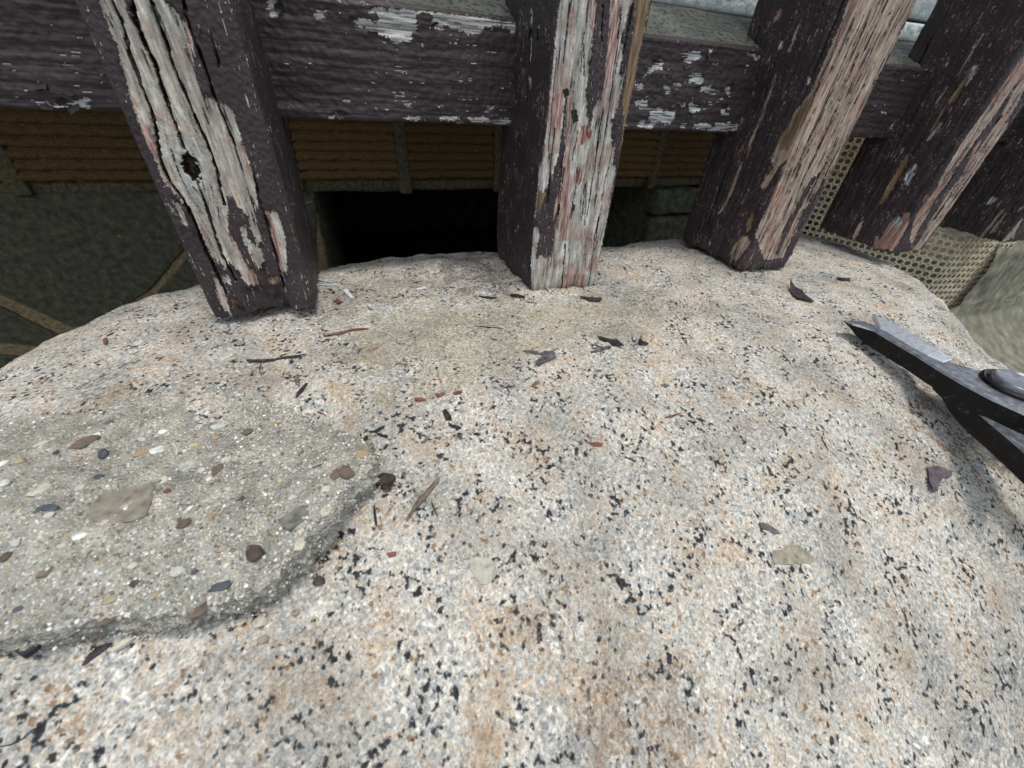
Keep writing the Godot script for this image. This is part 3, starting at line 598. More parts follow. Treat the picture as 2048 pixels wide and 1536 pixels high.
func carve(height: PackedByteArray, w: int, h: int, line: Array, ox: float, oy: float, sx: float, sy: float, half: float, deep: int) -> PackedByteArray:
	# cuts a groove along a polyline, millimetres
	for i in range(0, line.size() - 2, 2):
		var a := Vector2(line[i], line[i + 1]); var b := Vector2(line[i + 2], line[i + 3])
		var r := half * 1.6
		for y in range(maxi(0, int((minf(a.y, b.y) - r - oy) / sy)), mini(h, int((maxf(a.y, b.y) + r - oy) / sy) + 1)):
			for x in range(maxi(0, int((minf(a.x, b.x) - r - ox) / sx)), mini(w, int((maxf(a.x, b.x) + r - ox) / sx) + 1)):
				var p := Vector2(ox + x * sx, oy + y * sy)
				var d := Geometry2D.get_closest_point_to_segment(p, a, b).distance_to(p)
				d += (tile_streak[(y & 1023) * 1024 + (x & 1023)] - 128) * 0.004 * half + (tile_spots[(y & 1023) * 1024 + ((x * 2) & 1023)] - 128) * 0.003 * half
				if d < half:
					var v := 128 - int(deep * minf(1.0, (1.0 - d / half) * 2.2))
					if v < height[y * w + x]:
						height[y * w + x] = v
	return height

# ------------------------------------------------------------------ ground
func build_ground():
	var m := mottled([[0.0, Color(0.13, 0.12, 0.09)], [0.45, Color(0.22, 0.20, 0.15)], [0.7, Color(0.30, 0.27, 0.20)], [1.0, Color(0.42, 0.38, 0.30)]], 0.5, 0.02, 31, 0.95, 1.2)
	var n := 90
	var P := PackedVector3Array()
	var T := PackedVector2Array()
	for j in n + 1:
		for i in n + 1:
			var a := (float(i) / n) * 2.0 - 1.0
			var b := (float(j) / n) * 2.0 - 1.0
			var x := signf(a) * (absf(a) * 1.2 + pow(absf(a), 5.0) * 40.0)
			var z := signf(b) * (absf(b) * 1.2 + pow(absf(b), 5.0) * 40.0)
			P.append(Vector3(x, 0.012 * low.get_noise_2d(x * 0.6, z * 0.6) - 0.02, z))
			T.append(Vector2(x, z))
	var g := obj("ground", grid_mesh(P, T, n, n, Vector3(0, -50, 0)), m)
	g.set_meta("kind", "structure")


# ------------------------------------------------------------------ boulder
func boulder_reach(deg: float) -> float:
	# distance in plan from the boulder's middle to its flank
	deg = fposmod(deg, 360.0)
	var n := BOULDER.size()
	for i in n:
		var a: float = BOULDER[i][0]
		var b: float = BOULDER[(i + 1) % n][0] + (360.0 if i == n - 1 else 0.0)
		var d := deg if deg >= float(BOULDER[0][0]) else deg + 360.0
		if d >= a and d <= b:
			var t := (d - a) / (b - a)
			return lerpf(BOULDER[i][1], BOULDER[(i + 1) % n][1], t * t * (3.0 - 2.0 * t) * 0.5 + t * 0.5) * U
	return 1.5 * U

func boulder_bare_y(x: float, z: float) -> float:
	var X := x / U
	var a := 1.0 - z / U
	var th := atan2(a - 0.45, X - 0.55)
	var s := Vector2(X - 0.55, a - 0.45).length() * U / boulder_reach(rad_to_deg(th))
	return boulder_shape(X, a, th, s)

func boulder_shape(X: float, a: float, th: float, s: float) -> float:
	var n := 10.0 - 3.0 * clampf(-sin(th), 0.0, 1.0)
	var d := 0.505 + 0.012 * (X - 0.5) * (X - 0.5) + 0.40 * pow(maxf(0.0, 0.75 - a), 2.0)
	return EYE_Y - U * (d + 1.3 * (1.0 - pow(1.0 - pow(minf(s, 1.0), n), 1.0 / n)))

func boulder_skin(x: float, z: float) -> float:
	return 0.0016 * low.get_noise_2d(x * 2.2, z * 2.2) + 0.0007 * mid.get_noise_2d(x, z) + 0.00028 * fine.get_noise_2d(x, z)

func boulder_y(x: float, z: float) -> float:
	return boulder_bare_y(x, z) + boulder_skin(x, z)

func build_boulder():
	var nt := 720
	var ns := 230
	var P := PackedVector3Array()
	var T := PackedVector2Array()
	var reach := PackedFloat32Array()
	for i in nt + 1:
		reach.append(boulder_reach(360.0 * i / nt))
	# soften the corners of the outline
	for k in 2:
		var r2 := reach.duplicate()
		for i in nt + 1:
			var s := 0.0
			for q in range(-5, 6):
				s += reach[posmod(i + q, nt)]
			r2[i] = s / 11.0
		reach = r2
	for j in ns + 1:
		var t := float(j) / ns
		var s := t * 1.02 if t < 0.9 else 0.918 + (1.0 - pow(1.0 - (t - 0.9) / 0.1, 2.2)) * 0.082
		for i in nt + 1:
			var th := TAU * i / nt
			var X := 0.55 + cos(th) * reach[i] / U * s
			var a := 0.45 + sin(th) * reach[i] / U * s
			var x := X * U
			var z := (1.0 - a) * U
			var y := boulder_shape(X, a, th, s)
			var p := Vector3(x, y + boulder_skin(x, z), z)
			if s > 0.93:
				p += Vector3(cos(th), 0, -sin(th)) * 0.004 * low.get_noise_3d(x * 1.5, y * 1.5, z * 1.5)
			P.append(p)
			T.append(Vector2((x + 0.20) / 0.62, (z + 0.09) / 0.3875))
	var m := granite()
	var o := obj("granite_boulder", grid_mesh(P, T, nt, ns, Vector3(0.1, 0.1, 0.1)), m)
	mark(o, "large flat-topped speckled granite boulder under the picket fence", "boulder")

func granite() -> StandardMaterial3D:
	var w := 2048
	var h := 1280
	var px := 620.0 / w     # mm
	var cell := noise_map(w, h, 0.31, 41, FastNoiseLite.TYPE_CELLULAR, 1, FastNoiseLite.RETURN_CELL_VALUE)
	var edge := noise_map(w, h, 0.31, 41, FastNoiseLite.TYPE_CELLULAR, 1, FastNoiseLite.RETURN_DISTANCE2_SUB)
	var sand := noise_map(w, h, 0.55, 47, FastNoiseLite.TYPE_CELLULAR, 1, FastNoiseLite.RETURN_CELL_VALUE)
	var mica := noise_map(w, h, 0.112, 43, FastNoiseLite.TYPE_SIMPLEX_SMOOTH, 3)
	var group := noise_map(w, h, 0.020, 44, FastNoiseLite.TYPE_SIMPLEX_SMOOTH, 3)
	var warm := noise_map(w, h, 0.014, 45, FastNoiseLite.TYPE_SIMPLEX_SMOOTH, 5)
	var soft := noise_map(w, h, 0.15, 48, FastNoiseLite.TYPE_SIMPLEX_SMOOTH, 3)
	var grime := noise_map(w, h, 0.006, 46, FastNoiseLite.TYPE_SIMPLEX_SMOOTH, 5)
	var stain := PackedByteArray()
	stain.resize(w * h)
	for s in BOULDER_MARKS:
		stain = fill(stain, w, h, s[1], -200.0, -90.0, px, px, s[0])
	var rows := 64
	var job := func(c: int):
		var o := PackedByteArray()
		o.resize(w * rows * 4)
		var k := 0
		for y in range(c * rows, (c + 1) * rows):
			for x in w:
				var i := y * w + x
				var cv := cell[i]
				var ed := edge[i]
				var wm := warm[i]
				var sd := sand[i]
				var sf := soft[i]
				# white and grey quartz, cream and pink feldspar
				var r := 209.0; var g := 205.0; var b := 196.0
				var pick := cv * 0.5 + sf * 0.5 + (wm - 128) * 0.40
				if pick > 178.0:
					r = 203.0; g = 187.0; b = 169.0
				elif pick > 146.0:
					r = 214.0; g = 203.0; b = 190.0
				elif pick < 64.0:
					r = 168.0; g = 168.0; b = 165.0
				elif pick < 88.0:
					r = 190.0; g = 189.0; b = 185.0
				elif cv > 150:
					r = 228.0; g = 223.0; b = 214.0
				if cv > 247 and wm > 124:
					r = 158.0; g = 130.0; b = 106.0
				var f := 0.88 + 0.22 * sd / 255.0
				var high := 128.0 + (cv - 128) * 0.20 + (sd - 128) * 0.20 + (sf - 128) * 0.25
				# joints between grains, open here and there
				if ed < 14 and sf < 150:
					f *= 0.80
					high -= 26.0
				# iron staining
				if wm > 166:
					var q := clampf((wm - 166) / 60.0, 0.0, 1.0) * 0.24
					r = lerpf(r, 190.0, q); g = lerpf(g, 154.0, q); b = lerpf(b, 114.0, q)
				# old grime in patches, grain by grain
				if grime[i] + (sd - 128) * 0.45 + (sf - 128) * 0.3 > 160.0:
					f *= 0.83
				# biotite
				var bm := mica[i] + (group[i] - 128) * 0.55 + (sf - 128) * 0.22 + (sd - 128) * 0.10
				if bm > 202.0:
					r = 47.0; g = 49.0; b = 52.0
					f = 0.7 + 0.6 * sd / 255.0
					high -= 22.0
				elif bm > 191.0:
					r *= 0.72; g *= 0.73; b *= 0.75
				# dust, a brown band under the shears and rubbed paint, copied where they lie
				var wx := clampi(x + int((warm[i] - 128) * 0.9 + (mica[i] - 128) * 0.25 + (sd - 128) * 0.12), 0, w - 1)
				var wy := clampi(y + int((group[i] - 128) * 0.5 + (cv - 128) * 0.12), 0, h - 1)
				var st := stain[wy * w + wx]
				if st == 1:
					var q2 := 0.62 if sd + (sf - 128) > 84 else 0.3
					r = lerpf(r, 186.0, q2); g = lerpf(g, 178.0, q2); b = lerpf(b, 154.0, q2)
					if sd > 232: f *= 0.76
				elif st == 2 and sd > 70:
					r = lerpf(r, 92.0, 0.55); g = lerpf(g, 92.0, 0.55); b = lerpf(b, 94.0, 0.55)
				elif st == 3 and sd > 50:
					r = lerpf(r, 96.0, 0.5); g = lerpf(g, 68.0, 0.5); b = lerpf(b, 46.0, 0.5)
				elif st == 4 and sd > 60:
					r = lerpf(r, 226.0, 0.6); g = lerpf(g, 224.0, 0.6); b = lerpf(b, 216.0, 0.6)
				elif st == 6:
					# brown lichen and iron bloom, grain by grain
					var q6 := (0.42 if sd + (sf - 128) * 0.8 > 120 else 0.14) * clampf((grime[i] + wm) / 240.0, 0.5, 1.2)
					r = lerpf(r, 158.0, q6); g = lerpf(g, 128.0, q6); b = lerpf(b, 98.0, q6)
				elif st == 5:
					var q5 := (0.24 if sd > 90 else 0.1) * clampf(sf / 128.0, 0.3, 1.0)
					r = lerpf(r, 186.0, q5); g = lerpf(g, 136.0, q5); b = lerpf(b, 84.0, q5)
				o[k] = clampi(int(r * f), 0, 255); o[k + 1] = clampi(int(g * f), 0, 255); o[k + 2] = clampi(int(b * f), 0, 255)
				o[k + 3] = clampi(int(high), 0, 255)
				k += 4
		return o
	var rgba := joined(threaded(h / rows, job))
	var im := Image.create_from_data(w, h, false, Image.FORMAT_RGBA8, rgba)
	var high_b := PackedByteArray()
	high_b.resize(w * h)
	for i in w * h:
		high_b[i] = rgba[i * 4 + 3]
	im.convert(Image.FORMAT_RGB8)
	var m := StandardMaterial3D.new()
	m.albedo_texture = ImageTexture.create_from_image(im)
	m.heightmap_enabled = true
	m.heightmap_texture = picture(w, h, Image.FORMAT_L8, high_b)
	m.heightmap_scale = 0.12
	m.roughness = 0.82
	m.metallic_specular = 0.4
	# crystals finer than the first picture holds
	var n := 768
	var c1 := noise_map(n, n, 0.10, 201, FastNoiseLite.TYPE_CELLULAR, 1, FastNoiseLite.RETURN_CELL_VALUE)
	var c2 := noise_map(n, n, 0.10, 201, FastNoiseLite.TYPE_CELLULAR, 1, FastNoiseLite.RETURN_DISTANCE2_SUB)
	var c3 := noise_map(n, n, 0.25, 203, FastNoiseLite.TYPE_SIMPLEX_SMOOTH, 3)
	var d := PackedByteArray()
	d.resize(n * n * 3)
	for i in n * n:
		var v := 236.0 + (c1[i] - 128) * 0.16 + (c3[i] - 128) * 0.20
		if c2[i] < 15 and c3[i] < 140:
			v -= 40.0
		var vi := clampi(int(v), 0, 255)
		d[i * 3] = vi; d[i * 3 + 1] = vi; d[i * 3 + 2] = vi
	m.detail_enabled = true
	m.detail_albedo = picture(n, n, Image.FORMAT_RGB8, d)
	m.detail_blend_mode = BaseMaterial3D.BLEND_MODE_MUL
	m.detail_uv_layer = BaseMaterial3D.DETAIL_UV_2
	m.uv2_triplanar = true
	m.uv2_world_triplanar = true
	m.uv2_scale = Vector3.ONE / 0.06
	return m


# ------------------------------------------------------------------ timber
func flaked(k: int, w: int, h: int, ox: float, oy: float, sx: float, sy: float, peel: Array, cracks: Array, along_x: bool, look: Dictionary) -> Array:
	# colour and relief of old paint over weathered wood; returns [material, relief bytes]
	var mask := PackedByteArray()
	mask.resize(w * h)
	var codes := {"d": 0, "b": 1, "p": 2, "t": 3, "w": 4, "r": 5, "m": 6}
	for s in peel:
		mask = fill(mask, w, h, s[1], ox, oy, sx, sy, codes[s[0]])
	var groove := PackedByteArray()
	groove.resize(w * h)
	groove.fill(128)
	for c in cracks:
		groove = carve(groove, w, h, c[2], ox, oy, sx, sy, c[0] * 0.29, int(c[1] / 0.04))
	var knot: Array = look.get("knot", [])
	var rows := h / 16
	var s1 := k * 173
	var s2 := k * 389
	var fleck: float = look.get("fleck", 0.0)
	var keep: float = look.get("keep", 0.0)
	var wood: Color = look.get("wood", Color8(186, 180, 168))
	var moss: float = look.get("moss", 0.0)
	var pinkmix: float = look.get("pinkmix", 0.25)
	var pinkish: float = look.get("pink", 222.0)
	var job := func(c: int):
		var o := PackedByteArray()
		o.resize(w * rows * 4)
		var q := 0
		for y in range(c * rows, (c + 1) * rows):
			for x in w:
				var i := y * w + x
				var gx := x; var gy := y
				if knot:
					var dp: float = ox + x * sx - knot[0]
					var dv: float = oy + y * sy - knot[1]
					gx = x - int(signf(dp) * 22.0 * exp(-dp * dp / 40.0) * exp(-dv * dv / 160.0)) + 400
				var ax := gx + s1; var ay := gy + s2
				if along_x:
					ax = gy * 2 + s1; ay = gx + s2
				var st := tile_streak[(ay & 1023) * 1024 + (ax & 1023)]
				var lg := tile_long[((ay + 300) & 1023) * 1024 + ((ax + 77) & 1023)]
				var bl := tile_blotch[((y + s2) & 1023) * 1024 + ((x + s1) & 1023)]
				var sp := tile_spots[((y + s1) & 1023) * 1024 + ((x + s2) & 1023)]
				var fn := tile_fine[((y + s1) & 1023) * 1024 + ((x + s2) & 1023)]
				var ja := (sp - 128) * 0.03 + (fn - 128) * 0.012
				var jb := (st - 128) * (0.035 if along_x else 0.07) + (sp - 128) * 0.03
				var mx: int; var my: int
				if along_x:
					mx = clampi(x + int(jb), 0, w - 1); my = clampi(y + int(ja), 0, h - 1)
				else:
					mx = clampi(x + int(ja), 0, w - 1); my = clampi(y + int(jb), 0, h - 1)
				var code := mask[my * w + mx]
				var edge_code := code
				if code == 0 and fleck > 0.0:
					if st + (sp - 128) * 0.6 + (bl - 128) * 0.4 > 255.0 - fleck:
						code = 1 if fn > 100 else 2
				elif code == 1 and keep > 0.0:
					if lg + (st - 128) * 0.7 + (sp - 128) * 0.25 < keep:
						code = 0
					elif lg + (st - 128) * 0.5 + (bl - 128) * 0.8 > pinkish:
						code = 2
				var r: float; var g: float; var b: float
				var high := 128.0
				if code == 0:
					var f := 0.86 + 0.28 * bl / 255.0 + 0.10 * (fn - 128) / 128.0
					r = 60.0 * f; g = 51.0 * f; b = 53.0 * f
					high += 15.0 + (lg - 128) * 0.05 + (sp - 128) * 0.03
					if along_x:
						high += (bl - 128) * 0.06 + (sp - 128) * 0.02 + (st - 128) * 0.022
				else:
					var f2 := 0.62 + 0.40 * st / 255.0 + 0.24 * (lg - 128) / 128.0 + 0.10 * (fn - 128) / 128.0
					r = wood.r8; g = wood.g8; b = wood.b8
					if code == 2:
						# red primer worn into the grain
						var wear := clampf((st - 96 + (fn - 128) * 0.4) / 60.0, 0.0, 1.0) * 0.62
						r = lerpf(174.0, r, wear); g = lerpf(128.0, g, wear); b = lerpf(116.0, b, wear)
						f2 = f2 * 0.75 + 0.22
						high += 3.0
					elif code == 3:
						r = 152.0; g = 126.0; b = 98.0
					elif code == 4:
						r = 216.0; g = 218.0; b = 218.0
						high += 4.0
						if st < 96: f2 *= 0.55
					elif code == 6:
						# dust and algae on an upward face
						r = 112.0; g = 115.0; b = 106.0
						f2 = f2 * 0.35 + 0.35 + 0.35 * bl / 255.0
						high += 8.0
						if sp > 158: f2 *= 0.6
					elif code == 5:
						r = 146.0; g = 84.0; b = 74.0
						if st > 150: r = 176.0; g = 150.0; b = 138.0
						f2 = f2 * 0.7 + 0.24
					else:
						var pk := clampf((bl - 120) / 60.0, 0.0, 1.0) * pinkmix
						r = lerpf(r, 186.0, pk); g = lerpf(g, 148.0, pk); b = lerpf(b, 136.0, pk)
						if moss > 0.0:
							var ms := clampf((sp - 118) / 50.0, 0.0, 1.0) * moss
							r = lerpf(r, 150.0, ms); g = lerpf(g, 153.0, ms); b = lerpf(b, 128.0, ms)
					if along_x and st < 92 and code != 6:
						f2 *= 0.66
					r *= f2; g *= f2; b *= f2
					high += (st - 128) * 0.055 + (lg - 128) * 0.05
				var gv := groove[i]
				if gv < 126:
					# paint and dirt lodged in the splits
					var t := clampf((126 - gv) / 14.0, 0.0, 1.0) * (0.9 if code == 0 else 0.85)
					r = lerpf(r, 44.0, t); g = lerpf(g, 34.0, t); b = lerpf(b, 33.0, t)
					high = minf(high, gv)
				if knot:
					var kx: float = (ox + x * sx - knot[0]) / knot[2]
					var ky: float = (oy + y * sy - knot[1]) / knot[3]
					var kr := sqrt(kx * kx + ky * ky) + (sp - 128) * 0.0035
					if kr < 2.6 and code == 1:
						# the silvery collar round the knot
						var col := clampf((2.6 - kr) / 1.2, 0.0, 1.0) * 0.6
						r = lerpf(r, 196.0, col); g = lerpf(g, 196.0, col); b = lerpf(b, 194.0, col)
					if kr < 1.0:
						high = 128.0 - 96.0 * minf(1.0, (1.0 - kr) * 2.4)
						r = 60.0 + (fn - 128) * 0.3; g = 46.0 + (fn - 128) * 0.25; b = 40.0 + (fn - 128) * 0.2
				o[q] = clampi(int(r), 0, 255); o[q + 1] = clampi(int(g), 0, 255); o[q + 2] = clampi(int(b), 0, 255)
				o[q + 3] = clampi(int(high), 0, 255)
				q += 4
		return o
	var rgba := joined(threaded(16, job))
	var im := Image.create_from_data(w, h, false, Image.FORMAT_RGBA8, rgba)
	var high_b := PackedByteArray()
	high_b.resize(w * h)
	var rough_b := PackedByteArray()
	for i in w * h:
		high_b[i] = rgba[i * 4 + 3]
	im.convert(Image.FORMAT_RGB8)
	var m := StandardMaterial3D.new()
	m.albedo_texture = ImageTexture.create_from_image(im)
	m.heightmap_enabled = true
	m.heightmap_texture = picture(w, h, Image.FORMAT_L8, high_b)
	m.heightmap_scale = 0.7
	m.roughness = 0.54
	m.metallic_specular = 0.42
	return [m, high_b]

func around(p: float, r: float) -> Array:
	# a point and outward direction on the picket's rounded outline; p in mm from its front left edge
	var w := PICKET_W; var d := PICKET_D
	var per := 2.0 * (w + d)
	p = fposmod(p + d, per) - d          # -d .. w + d + w
	var c := [[0.0, Vector2(0, 0), 225.0], [w, Vector2(w, 0), 315.0], [w + d, Vector2(w, d), 45.0], [-d, Vector2(0, d), 135.0], [w + d + w, Vector2(0, d), 135.0]]
	for q in c:
		var e: float = p - q[0]
		if absf(e) < r:
			var at: Vector2 = q[1]
			var mid_at := Vector2(clampf(at.x, r, w - r), clampf(at.y, r, d - r))
			var ang := deg_to_rad(q[2] + 45.0 * e / r)
			var n := Vector2(cos(ang), sin(ang))
			return [mid_at + n * r, n]
	if p < 0.0: return [Vector2(0, -p), Vector2(-1, 0)]
	if p < w: return [Vector2(p, 0), Vector2(0, -1)]
	if p < w + d: return [Vector2(w, p - w), Vector2(1, 0)]
	return [Vector2(w - (p - w - d), d), Vector2(0, 1)]

func build_fence():
	var fence := thing("picket_fence", "dark brown picket fence with flaking paint above the boulder", "fence")
	# ---- pickets
	var w := 1024; var h := 768
	var sx := 196.0 / w; var sy := 150.0 / h
	var looks := [
		{"fleck": 30.0, "keep": 30.0, "moss": 0.18, "wood": Color8(214, 206, 194), "knot": [11.8, 56.0, 2.3, 4.2]},
		{"fleck": 34.0, "keep": 20.0, "pinkmix": 0.5, "moss": 0.22, "wood": Color8(216, 210, 202)},
		{"fleck": 44.0, "keep": 58.0, "pinkmix": 0.45, "moss": 0.12, "wood": Color8(194, 172, 154)},
		{"fleck": 40.0, "keep": 66.0, "pinkmix": 0.5, "moss": 0.1, "wood": Color8(202, 180, 166)},
		{"fleck": 40.0, "keep": 60.0, "moss": 0.2, "wood": Color8(186, 174, 160)},
	]
	var labels := ["leftmost picket, bare grey front with long cracks and a knot", "second picket from left, front mostly stripped to pink and grey wood", "third picket from left, brown grooved front above the boulder's far edge", "fourth picket from left, hanging clear of the boulder", "rightmost picket, only its dark side in view"]
	for k in 5:
		var cracks: Array = CRACKS[k].duplicate() if k < CRACKS.size() else []
		rng.seed = 100 + k
		for c in ([0, 12, 30, 30, 20][k]):
			# seasoning splits that follow the grain
			var p := rng.randf_range(1.5, 37.0)
			var v := rng.randf_range(-5.0, 110.0)
			var long := rng.randf_range(14.0, 60.0)
			var line := []
			var n := 7
			var drift := rng.randf_range(-0.02, 0.02)
			for i in n:
				line.append(p + rng.randf_range(-0.25, 0.25) + drift * long * i / n)
				line.append(v + long * i / (n - 1))
			cracks.append([rng.randf_range(0.35, 0.8), rng.randf_range(0.8, 2.2), line])
		for c in 26:
			var side := rng.randi() % 2
			var p2 := rng.randf_range(-56.0, -2.0) if side == 0 else rng.randf_range(40.0, 95.0)
			var v2 := rng.randf_range(-5.0, 115.0)
			var long2 := rng.randf_range(8.0, 45.0)
			cracks.append([rng.randf_range(0.3, 0.7), rng.randf_range(0.6, 1.8), [p2, v2, p2 + rng.randf_range(-0.5, 0.5), v2 + long2 * 0.5, p2 + rng.randf_range(-0.6, 0.6), v2 + long2]])
		var made := flaked(k + 1, w, h, -PICKET_D, 0.0, sx, sy, PEEL[k], cracks, false, looks[k])
		var o := obj("picket", picket_mesh(k, made[1], w, h, sx, sy), made[0], fence)
		o.set_meta("label", labels[k])
		# paint lifting along the edges of the bare patches
		for c in 12:
			var edge: Array = PEEL[k][rng.randi() % PEEL[k].size()][1]
			var at := (rng.randi() % (edge.size() / 2)) * 2
			var ep: float = edge[at]
			var ev: float = edge[at + 1]
			if ev < 3.0 or ev > 104.0 or ep > PICKET_W - 1.0 or absf(ep) < 1.5:
				continue
			var here := Vector3((PICKET_X[k] - PICKET_W / 2 + maxf(ep, 0.0)) * M, PICKET_FOOT + ev * M, minf(ep, 0.0) * M)
			curl(o, here, Vector3.BACK if ep > 0.0 else Vector3.LEFT, rng.randf_range(-0.5, 0.5) + (PI if rng.randf() < 0.5 else 0.0), rng.randf_range(1.0, 2.4) * M, rng.randf_range(2.0, 5.0) * M)
	# ---- rail
	var rw := 2048; var rh := 320
	var made_r := flaked(9, rw, rh, -115.0, -20.0, 700.0 / rw, 110.0 / rh, [["m", [-115, 42.5, 585, 42.5, 585, 90, -115, 90]]] + RAIL_PEEL, [], true, {"fleck": 13.0, "pink": 400.0, "pinkmix": 0.0, "wood": Color8(214, 212, 208)})
	var rail := obj("rail", rail_mesh(made_r[1], rw, rh), made_r[0], fence)
	rng.seed = 515
	for c in 40:
		var pick: Array = RAIL_PEEL[rng.randi() % RAIL_PEEL.size()][1]
		var rx := rng.randf_range(-100.0, 560.0)
		var rv := rng.randf_range(3.0, 36.0)
		if c % 2:
			var q := (rng.randi() % (pick.size() / 2)) * 2
			rx = pick[q]; rv = clampf(pick[q + 1], 1.0, 37.5)
		curl(rail, Vector3(rx * M, EYE_Y - 0.1146 * U + rv * M, U - 1.235 * U + 0.0002), Vector3.BACK, PI / 2 + rng.randf_range(-0.5, 0.5) + (PI if rng.randf() < 0.4 else 0.0), rng.randf_range(0.9, 2.2) * M, rng.randf_range(2.0, 6.0) * M)
	rail.set_meta("label", "horizontal rail of wrinkled dark paint with white chipped patches")

func curl(parent: Node3D, at: Vector3, out: Vector3, turn: float, reach: float, wide: float):
	# a scale of paint still held at one edge and bent away from the wood
	var across := Vector3.UP.rotated(out, turn)
	var away := out.cross(across).normalized()
	var P := PackedVector3Array()
	var T := PackedVector2Array()
	var n := 5
	var lift := rng.randf_range(0.35, 1.0)
	for side in 2:
		for j in n + 1:
			for i in n + 1:
				var a := (float(i) / n - 0.5) * wide
				var t := float(j) / n
				var jag := 1.0 + 0.35 * fine.get_noise_2d(a * 2.0 + at.x, at.y) + 0.3 * mid.get_noise_2d(a * 3.0, at.y)
				var taper := 1.0 - 0.35 * t * absf(a) / wide
				P.append(at + across * a * taper + away * reach * t * jag * (1.0 - 0.2 * lift * t) + out * (reach * lift * t * t * 0.7 + 0.0003 - side * 0.00022))
				T.append(Vector2(a, t))
	var idx := PackedInt32Array()
	for side in 2:
		var b := side * (n + 1) * (n + 1)
		for j in n:
			for i in n:
				var q := b + j * (n + 1) + i
				var tri := [q, q + 1, q + n + 1, q + 1, q + n + 2, q + n + 1]
				var nn := (P[q + n + 1] - P[q]).cross(P[q + 1] - P[q])
				var want := out if side == 0 else -out
				if nn.dot(want) < 0.0:
					tri = [q, q + n + 1, q + 1, q + 1, q + n + 1, q + n + 2]
				for e in tri:
					idx.append(e)
	if curl_mat == null:
		curl_mat = mottled([[0.0, Color8(40, 34, 35)], [0.5, Color8(54, 46, 48)], [0.8, Color8(66, 58, 60)], [1.0, Color8(120, 110, 108)]], 0.02, 0.03, 171, 0.6, 0.0, 4, 128)
	obj("paint_curl", finish(P, T, idx), curl_mat, parent)

func picket_mesh(k: int, relief: PackedByteArray, w: int, h: int, sx: float, sy: float) -> ArrayMesh:
	var cols := PackedFloat32Array()
	var p := -PICKET_D
	while p < PICKET_W + PICKET_D - 0.01:
		cols.append(p)
		p += 0.6 if p > -2.0 and p < PICKET_W + 1.5 else 1.1
	p = PICKET_W + PICKET_D
	while p < PICKET_W * 2 + PICKET_D - 0.01:
		cols.append(p)
		p += 4.0
	cols.append(PICKET_W * 2 + PICKET_D)
	var lines := PackedFloat32Array()
	var v := 0.0
	while v < 124.0:
		lines.append(v)
		v += 0.75
	lines[0] = [-0.4, -3.2, -2.2, 0.0, 0.0][k]
	for e in [126.0, 132.0, 140.0, 160.0, 220.0, 320.0, 420.0, 560.0]:
		lines.append(e)
	var x0: float = PICKET_X[k] - PICKET_W / 2
	var P := PackedVector3Array()
	var T := PackedVector2Array()
	var nu := cols.size() - 1
	# two rings first close the sawn foot
	for shut in [0.02, 0.7]:
		for c in cols:
			var e: Vector2 = around(c, 1.6)[0]
			var m2 := Vector2(PICKET_W / 2, PICKET_D / 2)
			e = m2 + (e - m2) * shut
			P.append(Vector3((x0 + e.x) * M, PICKET_FOOT + lines[0] * M + 0.0012 + 0.0012 * mid.get_noise_2d(e.x * M + k, e.y * M), -e.y * M))
			T.append(Vector2((c + PICKET_D) / 196.0, 0.004))
	for vv in lines:
		for c in cols:
			var a := around(c, 1.6)
			var e: Vector2 = a[0]
			var n: Vector2 = a[1]
			var px := clampi(int((c + PICKET_D) / sx), 0, w - 1)
			var py := clampi(int(vv / sy), 0, h - 1)
			var d := 0.0
			if vv < 130.0:
				d = (relief[py * w + px] - 128) * 0.04 * 0.9
			d += 0.5 * low.get_noise_3d(e.x * M * 2.0, vv * M * 0.6, e.y * M * 2.0 + k)
			var y := vv
			if vv < 6.0:
				y += (1.0 - vv / 6.0) * (1.2 * mid.get_noise_2d(c * M * 0.8, k) + 0.6 * fine.get_noise_2d(c * M * 0.5, k))
				d -= (1.0 - vv / 6.0) * (0.5 + 0.5 * mid.get_noise_2d(c * M, 7.0 + k))
			if k == 0 and c > 12.0 and c < 31.0 and vv < 13.0:
				# the rotten foot of the first picket
				var bite := smoothstep(12.0, 17.0, c) * smoothstep(31.0, 27.0, c) * smoothstep(13.0, 9.0, vv)
				d -= bite * (3.0 + 2.2 * mid.get_noise_2d(c * M, vv * M) + 1.2 * fine.get_noise_2d(c * M, vv * M * 0.4))
				y += bite * 1.5 * maxf(0.0, 1.0 - vv / 4.0)
			P.append(Vector3((x0 + e.x + n.x * d) * M, PICKET_FOOT + y * M, -(e.y + n.y * d) * M))
			T.append(Vector2((c + PICKET_D) / 196.0, maxf(vv, 0.3) / 150.0))
	var mesh := grid_mesh(P, T, nu, lines.size() + 1, Vector3(PICKET_X[k] * M, PICKET_FOOT + 0.1, -0.03))
	return mesh

